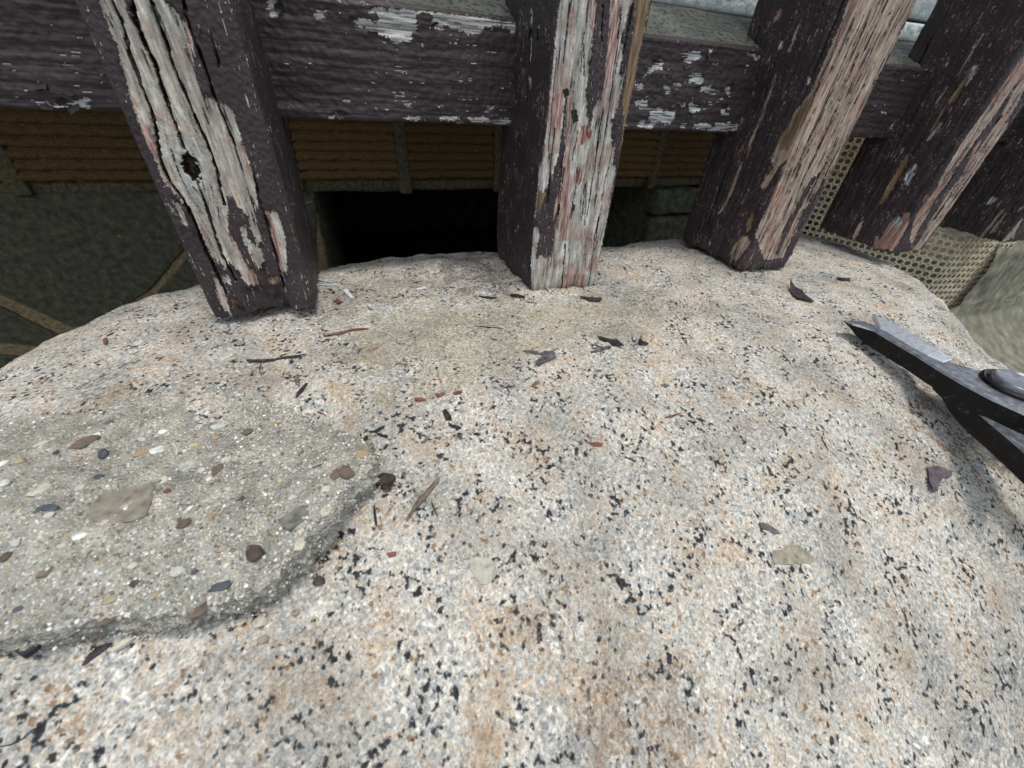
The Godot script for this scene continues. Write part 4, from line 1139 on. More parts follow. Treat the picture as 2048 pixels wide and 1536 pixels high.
func rail_mesh(relief: PackedByteArray, w: int, h: int) -> ArrayMesh:
	# outline in y and z: underside, upright front, top that slopes up to the back
	var y0 := EYE_Y - 0.1146 * U
	var y1 := EYE_Y + 0.1 * U
	var zf := U - 1.235 * U
	var zb := zf - 0.0387
	var pts := []
	var q := -20.0
	while q <= 82.0:
		var p: Vector2; var n: Vector2
		if q < -1.2:
			p = Vector2(y0, zf + (q) * M); n = Vector2(-1, 0)
		elif q < 1.2:
			var a := (q + 1.2) / 2.4 * PI / 2
			p = Vector2(y0 + (1.2 - 1.2 * cos(a)) * M, zf - (1.2 - 1.2 * sin(a)) * M); n = Vector2(-cos(a), sin(a))
		elif q < 37.6:
			p = Vector2(y0 + q * M, zf); n = Vector2(0, 1)
		elif q < 39.8:
			var a2 := (q - 37.6) / 2.2 * deg_to_rad(67.0)
			p = Vector2(y1 - 0.0012 + 0.0012 * sin(a2), zf - (1.2 - 1.2 * cos(a2)) * M); n = Vector2(sin(a2), cos(a2))
		else:
			var t := (q - 39.8) / 42.0
			p = Vector2(y1 + t * 0.0165, zf - 0.0008 - t * 0.0387); n = Vector2(0.92, 0.39)
		pts.append([q, p, n])
		q += 0.6
	var P := PackedVector3Array()
	var T := PackedVector2Array()
	var nu := 700
	for e in pts:
		for i in nu + 1:
			var x := -160.0 + 800.0 * i / nu
			var px := clampi(int((x + 115.0) / 700.0 * w), 0, w - 1)
			var py := clampi(int((e[0] + 20.0) / 110.0 * h), 0, h - 1)
			var d := (relief[py * w + px] - 128) * 0.04 * 0.7
			d += 0.7 * low.get_noise_3d(x * M * 1.2, e[0] * M * 3.0, 4.0) + 0.20 * mid.get_noise_2d(x * M * 0.45, e[0] * M * 1.2)
			d -= 0.3 * maxf(0.0, mid.get_noise_2d(x * M * 0.4 + 9.0, e[0] * M * 2.4)) 
			P.append(Vector3(x * M, e[1].x + e[2].x * d * M, e[1].y + e[2].y * d * M))
			T.append(Vector2((x + 115.0) / 700.0, (e[0] + 20.0) / 110.0))
	# the back and the ends
	var last := pts.size()
	for back in [[y1 + 0.0165 - 0.002, zb - 0.001], [y0 + 0.001, zb - 0.001], [y0, zf - 0.0199]]:
		for i in nu + 1:
			var x2 := -160.0 + 800.0 * i / nu
			P.append(Vector3(x2 * M, back[0], back[1]))
			T.append(Vector2((x2 + 115.0) / 700.0, 0.02))
	return grid_mesh(P, T, nu, last + 2, Vector3(0.2, (y0 + y1) / 2, zf - 0.018))


# ------------------------------------------------------------------ house
func build_house():
	var house := thing("house", "house wall of white boards, ribbed bricks and dark crawl space behind fence", "house")
	var white := mottled([[0.0, Color(0.50, 0.53, 0.50)], [0.3, Color(0.74, 0.77, 0.76)], [0.6, Color(0.84, 0.86, 0.86)], [1.0, Color(0.90, 0.91, 0.91)]], 0.12, 0.016, 51, 0.6, 0.12)
	# boards
	var zs := U - 2.0 * U
	var y := EYE_Y + 0.26 * U
	var highs := [0.0165, 0.055, 0.06, 0.06, 0.06, 0.09, 0.09, 0.09, 0.12, 0.12, 0.15, 0.2, 0.2]
	for i in highs.size():
		var hgt: float = highs[i]
		var b := obj("siding_board", block(2.6, hgt - 0.0028, 0.024, 0.003, Vector3(i, 0, 0), 0.0012), white, house)
		b.position = Vector3(0.25, y + hgt / 2, zs - 0.012 - 0.001 * (i % 2))
		y += hgt
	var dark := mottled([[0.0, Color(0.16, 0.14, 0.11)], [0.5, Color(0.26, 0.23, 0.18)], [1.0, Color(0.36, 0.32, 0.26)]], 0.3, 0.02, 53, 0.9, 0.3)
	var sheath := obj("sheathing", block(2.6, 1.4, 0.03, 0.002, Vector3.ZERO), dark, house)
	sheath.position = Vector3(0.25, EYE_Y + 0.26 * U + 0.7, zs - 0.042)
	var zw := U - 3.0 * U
	var added_soffit := obj("added_soffit", block(2.6, 0.02, 0.40, 0.002, Vector3.ZERO), dark, house)  # unseen overhang, added so the recessed bricks below stay dark
	added_soffit.position = Vector3(0.25, EYE_Y + 0.26 * U + 0.012, zs - 0.22)
	# mortar bed behind the bricks, down to the head of the opening
	var mortar := mottled([[0.0, Color(0.25, 0.22, 0.17)], [0.5, Color(0.36, 0.325, 0.25)], [1.0, Color(0.47, 0.43, 0.34)]], 0.1, 0.03, 55, 0.95, 0.25)
	var bed := obj("mortar_bed", block(2.6, 0.225, 0.05, 0.004, Vector3(3, 0, 0), 0.003), mortar, house)
	bed.position = Vector3(0.25, EYE_Y - 0.685 * U + 0.1125, zw - 0.025 - 0.0085)
	# bricks
	var brick_mats := []
	for q in 3:
		var k := [1.0, 0.88, 0.76][q] as float
		brick_mats.append(mottled([[0.0, Color(0.11, 0.078, 0.05)], [0.34, Color(0.34 * k, 0.26 * k, 0.16 * k)], [0.6, Color(0.45 * k, 0.35 * k, 0.215 * k)], [1.0, Color(0.56 * k, 0.45 * k, 0.29 * k)]], 0.05, 0.05, 60 + q, 0.85, 0.03))
	var variants := [brick_mesh(1), brick_mesh(2), brick_mesh(3)]
	var step := 0.1195
	for row in 3:
		var yb := EYE_Y - 0.612 * U + row * 0.0745
		for c in range(-6, 10):
			var xb := -0.321 * U + step * (c + 0.5) + (0.5 * step if row % 2 == 1 else 0.0)
			var bk := obj("brick", variants[(c * 2 + row + 24) % 3], brick_mats[(c + row * 2 + 18) % 3], house)
			bk.position = Vector3(xb, yb, zw + 0.002 * sin(c * 3.1 + row))
			bk.rotation.z = 0.006 * sin(c * 1.7 + row * 2.0)
	# squeezed-out mortar in the upright joints
	for c in range(-6, 10):
		rng.seed = 300 + c
		var strip := obj("mortar_joint", block(0.0125 + rng.randf() * 0.003, 0.074 + rng.randf() * 0.010, 0.012, 0.003, Vector3(c, 1, 0), 0.002), mortar, house)
		strip.position = Vector3(-0.321 * U + step * c, EYE_Y - 0.612 * U + 0.028 - rng.randf() * 0.004, zw - 0.0058)
	# the crawl space: jambs, floor, ceiling and back
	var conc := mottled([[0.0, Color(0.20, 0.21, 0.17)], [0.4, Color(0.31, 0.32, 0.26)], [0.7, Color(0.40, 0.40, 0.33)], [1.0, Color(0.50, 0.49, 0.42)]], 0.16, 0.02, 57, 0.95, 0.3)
	var y_head := EYE_Y - 0.685 * U
	var xl := -0.215 * U
	var xr := 2.40 * U
	var left_wall := obj("crawl_space_wall", block(0.06, y_head + 0.02, 0.56, 0.003, Vector3(1, 0, 0), 0.002), conc, house)
	left_wall.position = Vector3(xl - 0.031, (y_head - 0.02) / 2, zw - 0.30)
	var right_wall := obj("crawl_space_wall", block(0.06, y_head + 0.02, 0.56, 0.003, Vector3(2, 0, 0), 0.002), conc, house)
	right_wall.position = Vector3(xr + 0.031, (y_head - 0.02) / 2, zw - 0.30)
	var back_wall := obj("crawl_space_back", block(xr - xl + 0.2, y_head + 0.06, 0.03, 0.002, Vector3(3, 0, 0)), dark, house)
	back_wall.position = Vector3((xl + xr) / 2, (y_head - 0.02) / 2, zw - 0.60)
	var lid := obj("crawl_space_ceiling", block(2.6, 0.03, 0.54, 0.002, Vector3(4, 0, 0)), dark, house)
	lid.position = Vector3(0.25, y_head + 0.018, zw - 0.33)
	# block work right of the opening
	rng.seed = 17
	for e in [[2.40, 3.35, 0.688, 0.905], [3.37, 4.5, 0.70, 1.02], [2.41, 3.0, 0.92, 1.34], [3.02, 4.2, 1.03, 1.42], [2.40, 3.4, 1.43, 1.9], [4.52, 6.4, 0.70, 1.6], [3.42, 6.4, 1.62, 1.9]]:
		var sx2 := (e[1] - e[0]) * U as float; var sy2 := (e[3] - e[2]) * U as float
		var bl := obj("concrete_block", block(sx2 - 0.003, sy2 - 0.003, 0.06, 0.005, Vector3(e[0], e[2], 0), 0.004), conc, house)
		bl.position = Vector3((e[0] + e[1]) / 2 * U, EYE_Y - (e[2] + e[3]) / 2 * U, zw - 0.03 + rng.randf() * 0.004)
	# rubble footing left of the opening
	var stone := mottled([[0.0, Color(0.20, 0.195, 0.16)], [0.4, Color(0.29, 0.285, 0.235)], [0.7, Color(0.34, 0.33, 0.275)], [1.0, Color(0.46, 0.44, 0.37)]], 0.16, 0.03, 58, 0.9, 0.06, 7)
	for s in STONES:
		var poly := PackedVector2Array()
		for i in range(0, s.size(), 2):
			poly.append(Vector2(s[i], -s[i + 1]) * M)
		var mesh := slab_of(chipped(poly, 0.02, 0.0006, 5), 0.03, func(p): return 0.0007 * low.get_noise_2d(p.x * 2.0, p.y * 2.0) + 0.0004 * mid.get_noise_2d(p.x, p.y), 0.0014)
		var o := obj("footing_stone", mesh, stone, house)
		o.position = Vector3(0, 0, zw - 0.006)
		o.rotation.x = PI / 2
	var core := obj("footing_mortar", block(1.3, y_head + 0.03, 0.08, 0.004, Vector3(7, 0, 0), 0.003), mottled([[0.0, Color(0.36, 0.31, 0.22)], [0.5, Color(0.50, 0.44, 0.33)], [1.0, Color(0.62, 0.56, 0.44)]], 0.1, 0.03, 56, 0.95, 0.1), house)
	core.position = Vector3(xl - 0.655, (y_head - 0.03) / 2, zw - 0.0482)

func chipped(poly: PackedVector2Array, step: float, jag: float, sd: int) -> PackedVector2Array:
	# the outline with more corners, set slightly off the straight
	var out := PackedVector2Array()
	var r := RandomNumberGenerator.new()
	r.seed = sd
	for i in poly.size():
		var a := poly[i]; var b := poly[(i + 1) % poly.size()]
		var n := maxi(1, int(a.distance_to(b) / step))
		for k in n:
			var p := a.lerp(b, float(k) / n)
			if k > 0:
				p += Vector2(r.randf_range(-jag, jag), r.randf_range(-jag, jag))
			out.append(p)
	return out

func brick_mesh(sd: int) -> ArrayMesh:
	# a ribbed facing brick, its foot at y = 0, its face at z = 0
	var prof := []
	var ribs := 7
	prof.append(Vector2(0.0, -0.04))
	for i in ribs:
		var y := 0.0655 * i / ribs
		for e in [[0.0, -0.0036], [0.0012, -0.0030], [0.0022, -0.0006], [0.0035, 0.0], [0.0066, 0.0], [0.0080, -0.0008], [0.0090, -0.0032]]:
			prof.append(Vector2(y + e[0], e[1]))
	prof.append(Vector2(0.0655, -0.04))
	var nx := 56
	var wdt := 0.107
	var P := PackedVector3Array()
	var T := PackedVector2Array()
	for p in prof:
		for i in nx + 3:
			var t := clampf((i - 1.0) / nx, 0.0, 1.0)
			var x := (t - 0.5) * wdt
			var z: float = p.y
			if i == 0 or i == nx + 2:
				z = -0.04
			elif p.y > -0.03:
				var chip := maxf(0.0, mid.get_noise_2d(x * 0.9 + sd, p.x * 2.5) - 0.18) * 0.006
				z -= chip + 0.0006 * (1.0 + fine.get_noise_2d(x * 0.6 + sd, p.x))
			P.append(Vector3(x, p.x + 0.0008 * low.get_noise_2d(x * 4.0 + sd, 1.0), z))
			T.append(Vector2(x, p.x))
	return grid_mesh(P, T, nx + 2, prof.size() - 1, Vector3(0, 0.03, -0.03))


# ------------------------------------------------------------------ kerb on the right
func build_kerb():
	var m := mottled([[0.0, Color(0.30, 0.285, 0.22)], [0.36, Color(0.41, 0.40, 0.34)], [0.6, Color(0.48, 0.47, 0.42)], [1.0, Color(0.60, 0.59, 0.55)]], 0.10, 0.012, 71, 0.92, 0.0, 5)
	var prof := [[1.75, 0.50], [1.2, 0.48], [1.13, 0.52], [1.10, 0.60], [1.09, 0.72], [1.08, 0.86], [1.06, 0.97], [1.00, 1.05], [0.85, 1.12], [0.6, 1.2], [0.35, 1.32], [0.1, 1.5], [0.0, 2.0]]
	var P := PackedVector3Array()
	var T := PackedVector2Array()
	var fine_prof := []
	for i in prof.size() - 1:
		for k in 8:
			fine_prof.append([lerpf(prof[i][0], prof[i + 1][0], k / 8.0), lerpf(prof[i][1], prof[i + 1][1], k / 8.0)])
	var nx := 160
	for e in fine_prof:
		for i in nx + 1:
			var t := float(i) / nx
			var x := (3.16 + 2.6 * t) * U - (0.10 * U if e[1] > 0.9 else 0.0)
			var p := Vector3(x, EYE_Y - e[1] * U, (1.0 - e[0]) * U)
			p += Vector3(0, 0.5, 0.8) * (0.004 * low.get_noise_3dv(p * 1.3) + 0.0010 * mid.get_noise_3dv(p * 0.7) + 0.0)
			P.append(p)
			T.append(Vector2(x, e[1]))
	var o := obj("concrete_kerb", grid_mesh(P, T, nx, fine_prof.size() - 1, Vector3(0.7, 0.0, -0.2)), m)
	mark(o, "rough mossy concrete kerb past the boulder's right edge", "kerb")


# ------------------------------------------------------------------ perforated sheet
func build_sheet():
	var m := mottled([[0.0, Color(0.48, 0.43, 0.33)], [0.35, Color(0.76, 0.70, 0.58)], [0.6, Color(0.86, 0.81, 0.70)], [1.0, Color(0.92, 0.88, 0.80)]], 0.09, 0.016, 81, 0.55, 0.03, 5)
	m.metallic_specular = 0.45
	var pitch := 0.0059
	# plan of the folded sheet, x and z
	var a := Vector2(2.38, 1.0 - 2.03) * U
	var b := Vector2(2.911, 1.0 - 1.157) * U
	var c := Vector2(3.27, 1.0 - 1.10) * U
	var cols1 := int(round(a.distance_to(b) / pitch))
	var cols2 := int(round(b.distance_to(c) / pitch))
	var st := SurfaceTool.new()
	st.begin(Mesh.PRIMITIVE_TRIANGLES)
	st.set_smooth_group(-1)
	var rows := 36
	var y_top := EYE_Y - 0.06 * U
	var seg := 10
	for col in cols1 + cols2:
		var p0: Vector2; var p1: Vector2
		if col < cols1:
			p0 = a.lerp(b, float(col) / cols1); p1 = a.lerp(b, float(col + 1) / cols1)
		else:
			p0 = b.lerp(c, float(col - cols1) / cols2); p1 = b.lerp(c, float(col - cols1 + 1) / cols2)
		# where it passes under the fence the sheet is cut down below the pickets
		var z_mid := (p0.y + p1.y) / 2
		var first := 0 if z_mid < -0.066 else 14
		var n := Vector3(p1.y - p0.y, 0, -(p1.x - p0.x)).normalized()
		if n.z < 0.0: n = -n
		for row in range(first, rows):
			var y1 := y_top - row * pitch
			var hole := [Vector2(0.5, 0.5), 0.38]
			var ring := []
			var rim := []
			for s in seg * 4 / 2:
				var ang := TAU * s / (seg * 2)
				var d := Vector2(cos(ang), sin(ang))
				ring.append(hole[0] + d * hole[1])
				rim.append(hole[0] + d * 0.5 / maxf(absf(d.x), absf(d.y)))
			for s in ring.size():
				var s2 := (s + 1) % ring.size()
				var q := []
				for e in [ring[s], ring[s2], rim[s2], rim[s]]:
					var xy := p0.lerp(p1, e.x)
					var bulge := 0.0004 * low.get_noise_3d(xy.x * 2.0, y1 * 2.0, xy.y * 2.0)
					q.append(Vector3(xy.x, y1 - e.y * pitch, xy.y) + n * bulge)
				var back: Vector3 = -n * 0.0009
				face(st, q[0], q[1], q[2], n); face(st, q[0], q[2], q[3], n)
				face(st, q[0] + back, q[1] + back, q[2] + back, -n); face(st, q[0] + back, q[2] + back, q[3] + back, -n)
				var mid_q: Vector3 = Vector3(p0.lerp(p1, 0.5).x, y1 - 0.5 * pitch, p0.lerp(p1, 0.5).y) - q[0]
				face(st, q[0], q[1], q[0] + back, mid_q); face(st, q[1], q[1] + back, q[0] + back, mid_q)
	st.generate_normals()
	var o := obj("perforated_sheet", st.commit(), m)
	mark(o, "yellowish perforated metal sheet with round holes behind the right-hand pickets", "metal sheet")


# ------------------------------------------------------------------ broken concrete
const FRAG_MID := Vector2(-0.052, 0.092)
var frag_reach := PackedFloat32Array()

func frag_thick(x: float, z: float) -> float:
	var X := x / M; var Z := z / M
	var f := (Z - 45.0) - (X + 110.0) * 0.45
	return (0.9 + 8.6 * smoothstep(-8.0, 46.0, f) + 6.5 * smoothstep(-34.0, -12.0, X) * smoothstep(-14.0, 10.0, f)) * M

func frag_y(x: float, z: float) -> float:
	return boulder_bare_y(x, z) + frag_thick(x, z) + (1.2 * low.get_noise_2d(x * 3.0, z * 3.0) + 0.8 * mid.get_noise_2d(x * 1.4, z * 1.4) + 0.30 * fine.get_noise_2d(x * 1.2, z * 1.2)) * M

func frag_share(x: float, z: float) -> float:
	var d := Vector2(x, z) - FRAG_MID
	return d.length() / frag_reach[posmod(int(rad_to_deg(d.angle())), 360)]

func build_fragment():
	var outline := points(FRAGMENT)
	for i in 361:
		var dir := Vector2.from_angle(deg_to_rad(i))
		var best := 0.06
		for k in outline.size():
			var hit = Geometry2D.segment_intersects_segment(FRAG_MID, FRAG_MID + dir * 0.3, outline[k], outline[(k + 1) % outline.size()])
			if hit != null:
				best = FRAG_MID.distance_to(hit)
		frag_reach.append(best)
	var root := thing("concrete_fragment", "broken slab of pebbly concrete lying on the boulder at lower left", "concrete fragment")
	var nt := 540; var ns := 120
	var P := PackedVector3Array()
	var T := PackedVector2Array()
	for j in ns + 1:
		var t := float(j) / ns
		var s := t / 0.80 * 0.972 if t < 0.80 else 0.972 + (t - 0.80) / 0.20 * 0.028
		for i in nt + 1:
			var deg := 360.0 * (i % nt) / nt
			var r := lerpf(frag_reach[int(deg)], frag_reach[(int(deg) + 1) % 360], fposmod(deg, 1.0))
			var dir := Vector2.from_angle(deg_to_rad(deg))
			var rough := 1.0 + 0.040 * mid.get_noise_2d(dir.x * 0.05 + 3.0, dir.y * 0.05) + 0.036 * fine.get_noise_2d(dir.x * 0.03, dir.y * 0.03)
			var p := FRAG_MID + dir * r * s * rough
			var y := frag_y(p.x, p.y)
			if s > 0.972:
				# a broken face, eaten back a little under the top edge
				var e := (s - 0.972) / 0.028
				var base := boulder_bare_y(p.x, p.y) - 0.0015
				y = lerpf(y, base, e)
				p -= dir * 0.0030 * smoothstep(0.3, 1.0, e)
				p += dir * (0.0013 * mid.get_noise_3d(p.x * 0.9, y * 1.4, p.y * 0.9) + 0.0013 * fine.get_noise_3d(p.x * 1.3, y * 1.3, p.y * 1.3)) * minf(1.0, e * 4.0)
				y += 0.0012 * mid.get_noise_3d(p.x * 2.0 + 5.0, y, p.y * 2.0) * (1.0 - e)
			P.append(Vector3(p.x, y, p.y))
			T.append(Vector2(p.x, p.y))
	var mat := concrete()
	var cut := 0
	while float(cut) / ns < 0.80:
		cut += 1
	var wide := nt + 1
	obj("concrete_body", grid_mesh(P.slice(0, (cut + 1) * wide), T.slice(0, (cut + 1) * wide), nt, cut, Vector3(FRAG_MID.x, 0.2, FRAG_MID.y)), mat, root)
	obj("broken_edge", grid_mesh(P.slice(cut * wide), T.slice(cut * wide), nt, ns - cut, Vector3(FRAG_MID.x, 0.2, FRAG_MID.y)), mat, root)
	# pebbles bedded in it
	var tones := {"taupe": Color8(140, 133, 122), "grey": Color8(122, 121, 114), "maroon": Color8(80, 69, 67), "slate": Color8(84, 88, 95), "black": Color8(44, 48, 50), "amber": Color8(164, 142, 112), "cream": Color8(200, 194, 178), "brown": Color8(112, 99, 88), "navy": Color8(74, 76, 86), "white": Color8(222, 222, 216), "yellow": Color8(194, 182, 146), "pale": Color8(190, 190, 186), "red": Color8(116, 84, 76), "tan": Color8(166, 152, 128)}
	var mats := {}
	for c in tones:
		var base: Color = tones[c]
		var mm := mottled([[0.0, base.darkened(0.35)], [0.4, base.darkened(0.08)], [0.7, base], [1.0, base.lightened(0.18)]], 0.02, 0.03, 90 + mats.size(), 0.62, 0.0, 4, 128)
		mats[c] = mm
	var shapes := []
	for i in 6:
		shapes.append(pebble_mesh(i))
	rng.seed = 44
	var flat_o := obj("pebble", slab_of(chipped(points(FLAT_STONE), 0.0022, 0.0003, 8), 0.004, func(p): return frag_y(FRAG_MID.x - 0.018, FRAG_MID.y + 0.002) + (boulder_bare_y(p.x, p.y) + frag_thick(p.x, p.y)) - (boulder_bare_y(FRAG_MID.x - 0.018, FRAG_MID.y + 0.002) + frag_thick(FRAG_MID.x - 0.018, FRAG_MID.y + 0.002)) + 0.0008 + 0.0006 * absf(p.x + 0.068) / 0.008, 0.0005), mats["taupe"], root)
	flat_o.set_meta("label", "large flat angular taupe stone set in the concrete")
	for i in range(1, PEBBLES.size()):
		var q: Array = PEBBLES[i]
		var x := float(q[0]) * M; var z := float(q[1]) * M
		var share := frag_share(x, z)
		var pb := obj("pebble", shapes[i % 6], mats[q[4]], root)
		var ra := float(q[2]) * 1.25 * M; var rb := maxf(float(q[3]) * 0.8, float(q[2]) * 0.4) * 1.25 * M
		var y := frag_y(x, z)
		if share > 0.955:
			y = boulder_y(x, z) + frag_thick(x, z) * clampf((1.02 - share) / 0.065, 0.1, 1.0)
		var up := minf(ra, rb) * 0.62
		pb.transform = Transform3D(Basis(Vector3.UP, 0.35 + rng.randf_range(-0.5, 0.5)) * Basis.from_scale(Vector3(ra, up, rb)), Vector3(x, y - up * rng.randf_range(0.05, 0.42), z))
	# sand and grit, past counting
	var mm2 := MultiMesh.new()
	mm2.transform_format = MultiMesh.TRANSFORM_3D
	mm2.use_colors = true
	mm2.mesh = pebble_mesh(9, 6, 4)
	mm2.instance_count = 6500
	var names := ["cream", "white", "pale", "pale", "grey", "pale", "taupe", "grey", "white", "taupe", "pale", "grey", "white", "pale", "cream", "tan", "brown", "grey"]
	for i in mm2.instance_count:
		var ang := rng.randf() * TAU
		var s2 := sqrt(rng.randf()) * 0.985 if i % 4 else rng.randf_range(0.93, 1.0)
		var d2 := Vector2.from_angle(ang) * frag_reach[int(rad_to_deg(ang)) % 360] * s2
		var x2 := FRAG_MID.x + d2.x; var z2 := FRAG_MID.y + d2.y
		var size := (0.16 + 0.50 * pow(rng.randf(), 4.0)) * M
		var y2 := frag_y(x2, z2)
		if s2 > 0.96:
			y2 = lerpf(y2, boulder_bare_y(x2, z2), (s2 - 0.96) / 0.04)
		mm2.set_instance_transform(i, Transform3D(Basis(Vector3.UP, rng.randf() * TAU) * Basis.from_scale(Vector3(size * rng.randf_range(0.8, 1.5), size * 0.7, size)), Vector3(x2, y2 - size * 0.05, z2)))
		var tone: Color = tones[names[rng.randi() % names.size()]]
		mm2.set_instance_color(i, tone.srgb_to_linear() * rng.randf_range(0.7, 1.1))
	var grit := MultiMeshInstance3D.new()
	grit.name = "grit"
	grit.multimesh = mm2
	var gm := plain(Color.WHITE, 0.75)
	gm.vertex_color_use_as_albedo = true
	grit.material_override = gm
	grit.set_meta("kind", "stuff")
	root.add_child(grit, true)

func pebble_mesh(sd: int, nu := 12, nv := 8) -> ArrayMesh:
	var P := PackedVector3Array()
	var T := PackedVector2Array()
	for j in nv + 1:
		var th := PI * j / nv
		for i in nu + 1:
			var ph := TAU * (i % nu) / nu
			var d := Vector3(sin(th) * cos(ph), cos(th), sin(th) * sin(ph))
			var r := 1.0 + 0.34 * low.get_noise_3d(d.x * 0.045 + sd * 5.0, d.y * 0.045, d.z * 0.045) + 0.16 * low.get_noise_3d(d.x * 0.13 + sd, d.y * 0.13, d.z * 0.13)
			d = d * r
			# broken flats
			for q in 7:
				var n := Vector3(sin(q * 2.4 + sd * 1.7), 0.35 * cos(q * 1.9 + sd), cos(q * 2.4 + sd * 1.7)).normalized()
				var over := d.dot(n) - (0.66 + 0.18 * sin(q * 3.7 + sd * 2.3))
				if over > 0.0:
					d -= n * over
			d.y = clampf(d.y, -1.0, 0.66)
			P.append(d)
			T.append(Vector2(float(i) / nu, float(j) / nv))
	return grid_mesh(P, T, nu, nv, Vector3.ZERO)

func concrete() -> StandardMaterial3D:
	var w := 1024; var h := 1024
	var cell := noise_map(w, h, 0.20, 91, FastNoiseLite.TYPE_CELLULAR, 1, FastNoiseLite.RETURN_CELL_VALUE)
	var dist := noise_map(w, h, 0.20, 91, FastNoiseLite.TYPE_CELLULAR, 1, FastNoiseLite.RETURN_DISTANCE)
	var big := noise_map(w, h, 0.075, 93, FastNoiseLite.TYPE_CELLULAR, 1, FastNoiseLite.RETURN_CELL_VALUE)
	var bigd := noise_map(w, h, 0.075, 93, FastNoiseLite.TYPE_CELLULAR, 1, FastNoiseLite.RETURN_DISTANCE)
	var blot := noise_map(w, h, 0.012, 95, FastNoiseLite.TYPE_SIMPLEX_SMOOTH, 5)
	var spot := noise_map(w, h, 0.16, 97, FastNoiseLite.TYPE_SIMPLEX_SMOOTH, 2)
	var o := PackedByteArray(); o.resize(w * h * 3)
	var hb := PackedByteArray(); hb.resize(w * h)
	for i in w * h:
		var r := 156.0; var g := 153.0; var b := 145.0
		var f := 0.80 + 0.28 * spot[i] / 255.0 + 0.22 * (blot[i] - 128) / 128.0
		var high := 100.0 + (spot[i] - 128) * 0.35
		var c := cell[i]
		if dist[i] < 92 and c > 96:
			high = 132.0 + (96 - dist[i]) * 0.5
			if c > 225: r = 222.0; g = 220.0; b = 212.0
			elif c > 180: r = 206.0; g = 198.0; b = 176.0
			elif c > 140: r = 180.0; g = 178.0; b = 172.0
			elif c > 132: r = 176.0; g = 158.0; b = 130.0
			elif c > 118: r = 126.0; g = 120.0; b = 112.0
			elif c > 108: r = 196.0; g = 194.0; b = 188.0
			else: r = 92.0; g = 94.0; b = 98.0
		var bc := big[i]
		if bigd[i] < 70 and bc > 222:
			high = 150.0 + (78 - bigd[i]) * 0.7
			if bc > 245: r = 212.0; g = 204.0; b = 182.0
			elif bc > 238: r = 178.0; g = 160.0; b = 130.0
			elif bc > 230: r = 198.0; g = 198.0; b = 194.0
			else: r = 118.0; g = 108.0; b = 98.0
		o[i * 3] = clampi(int(r * f), 0, 255); o[i * 3 + 1] = clampi(int(g * f), 0, 255); o[i * 3 + 2] = clampi(int(b * f), 0, 255)
		hb[i] = clampi(int(high), 0, 255)
	var m := StandardMaterial3D.new()
	m.albedo_texture = picture(w, h, Image.FORMAT_RGB8, o)
	m.heightmap_enabled = true
	m.heightmap_texture = picture(w, h, Image.FORMAT_L8, hb)
	m.heightmap_scale = 0.12
	m.uv1_triplanar = true
	m.uv1_world_triplanar = true
	m.uv1_scale = Vector3.ONE / 0.15
	m.roughness = 0.9
	m.metallic_specular = 0.35
	return m


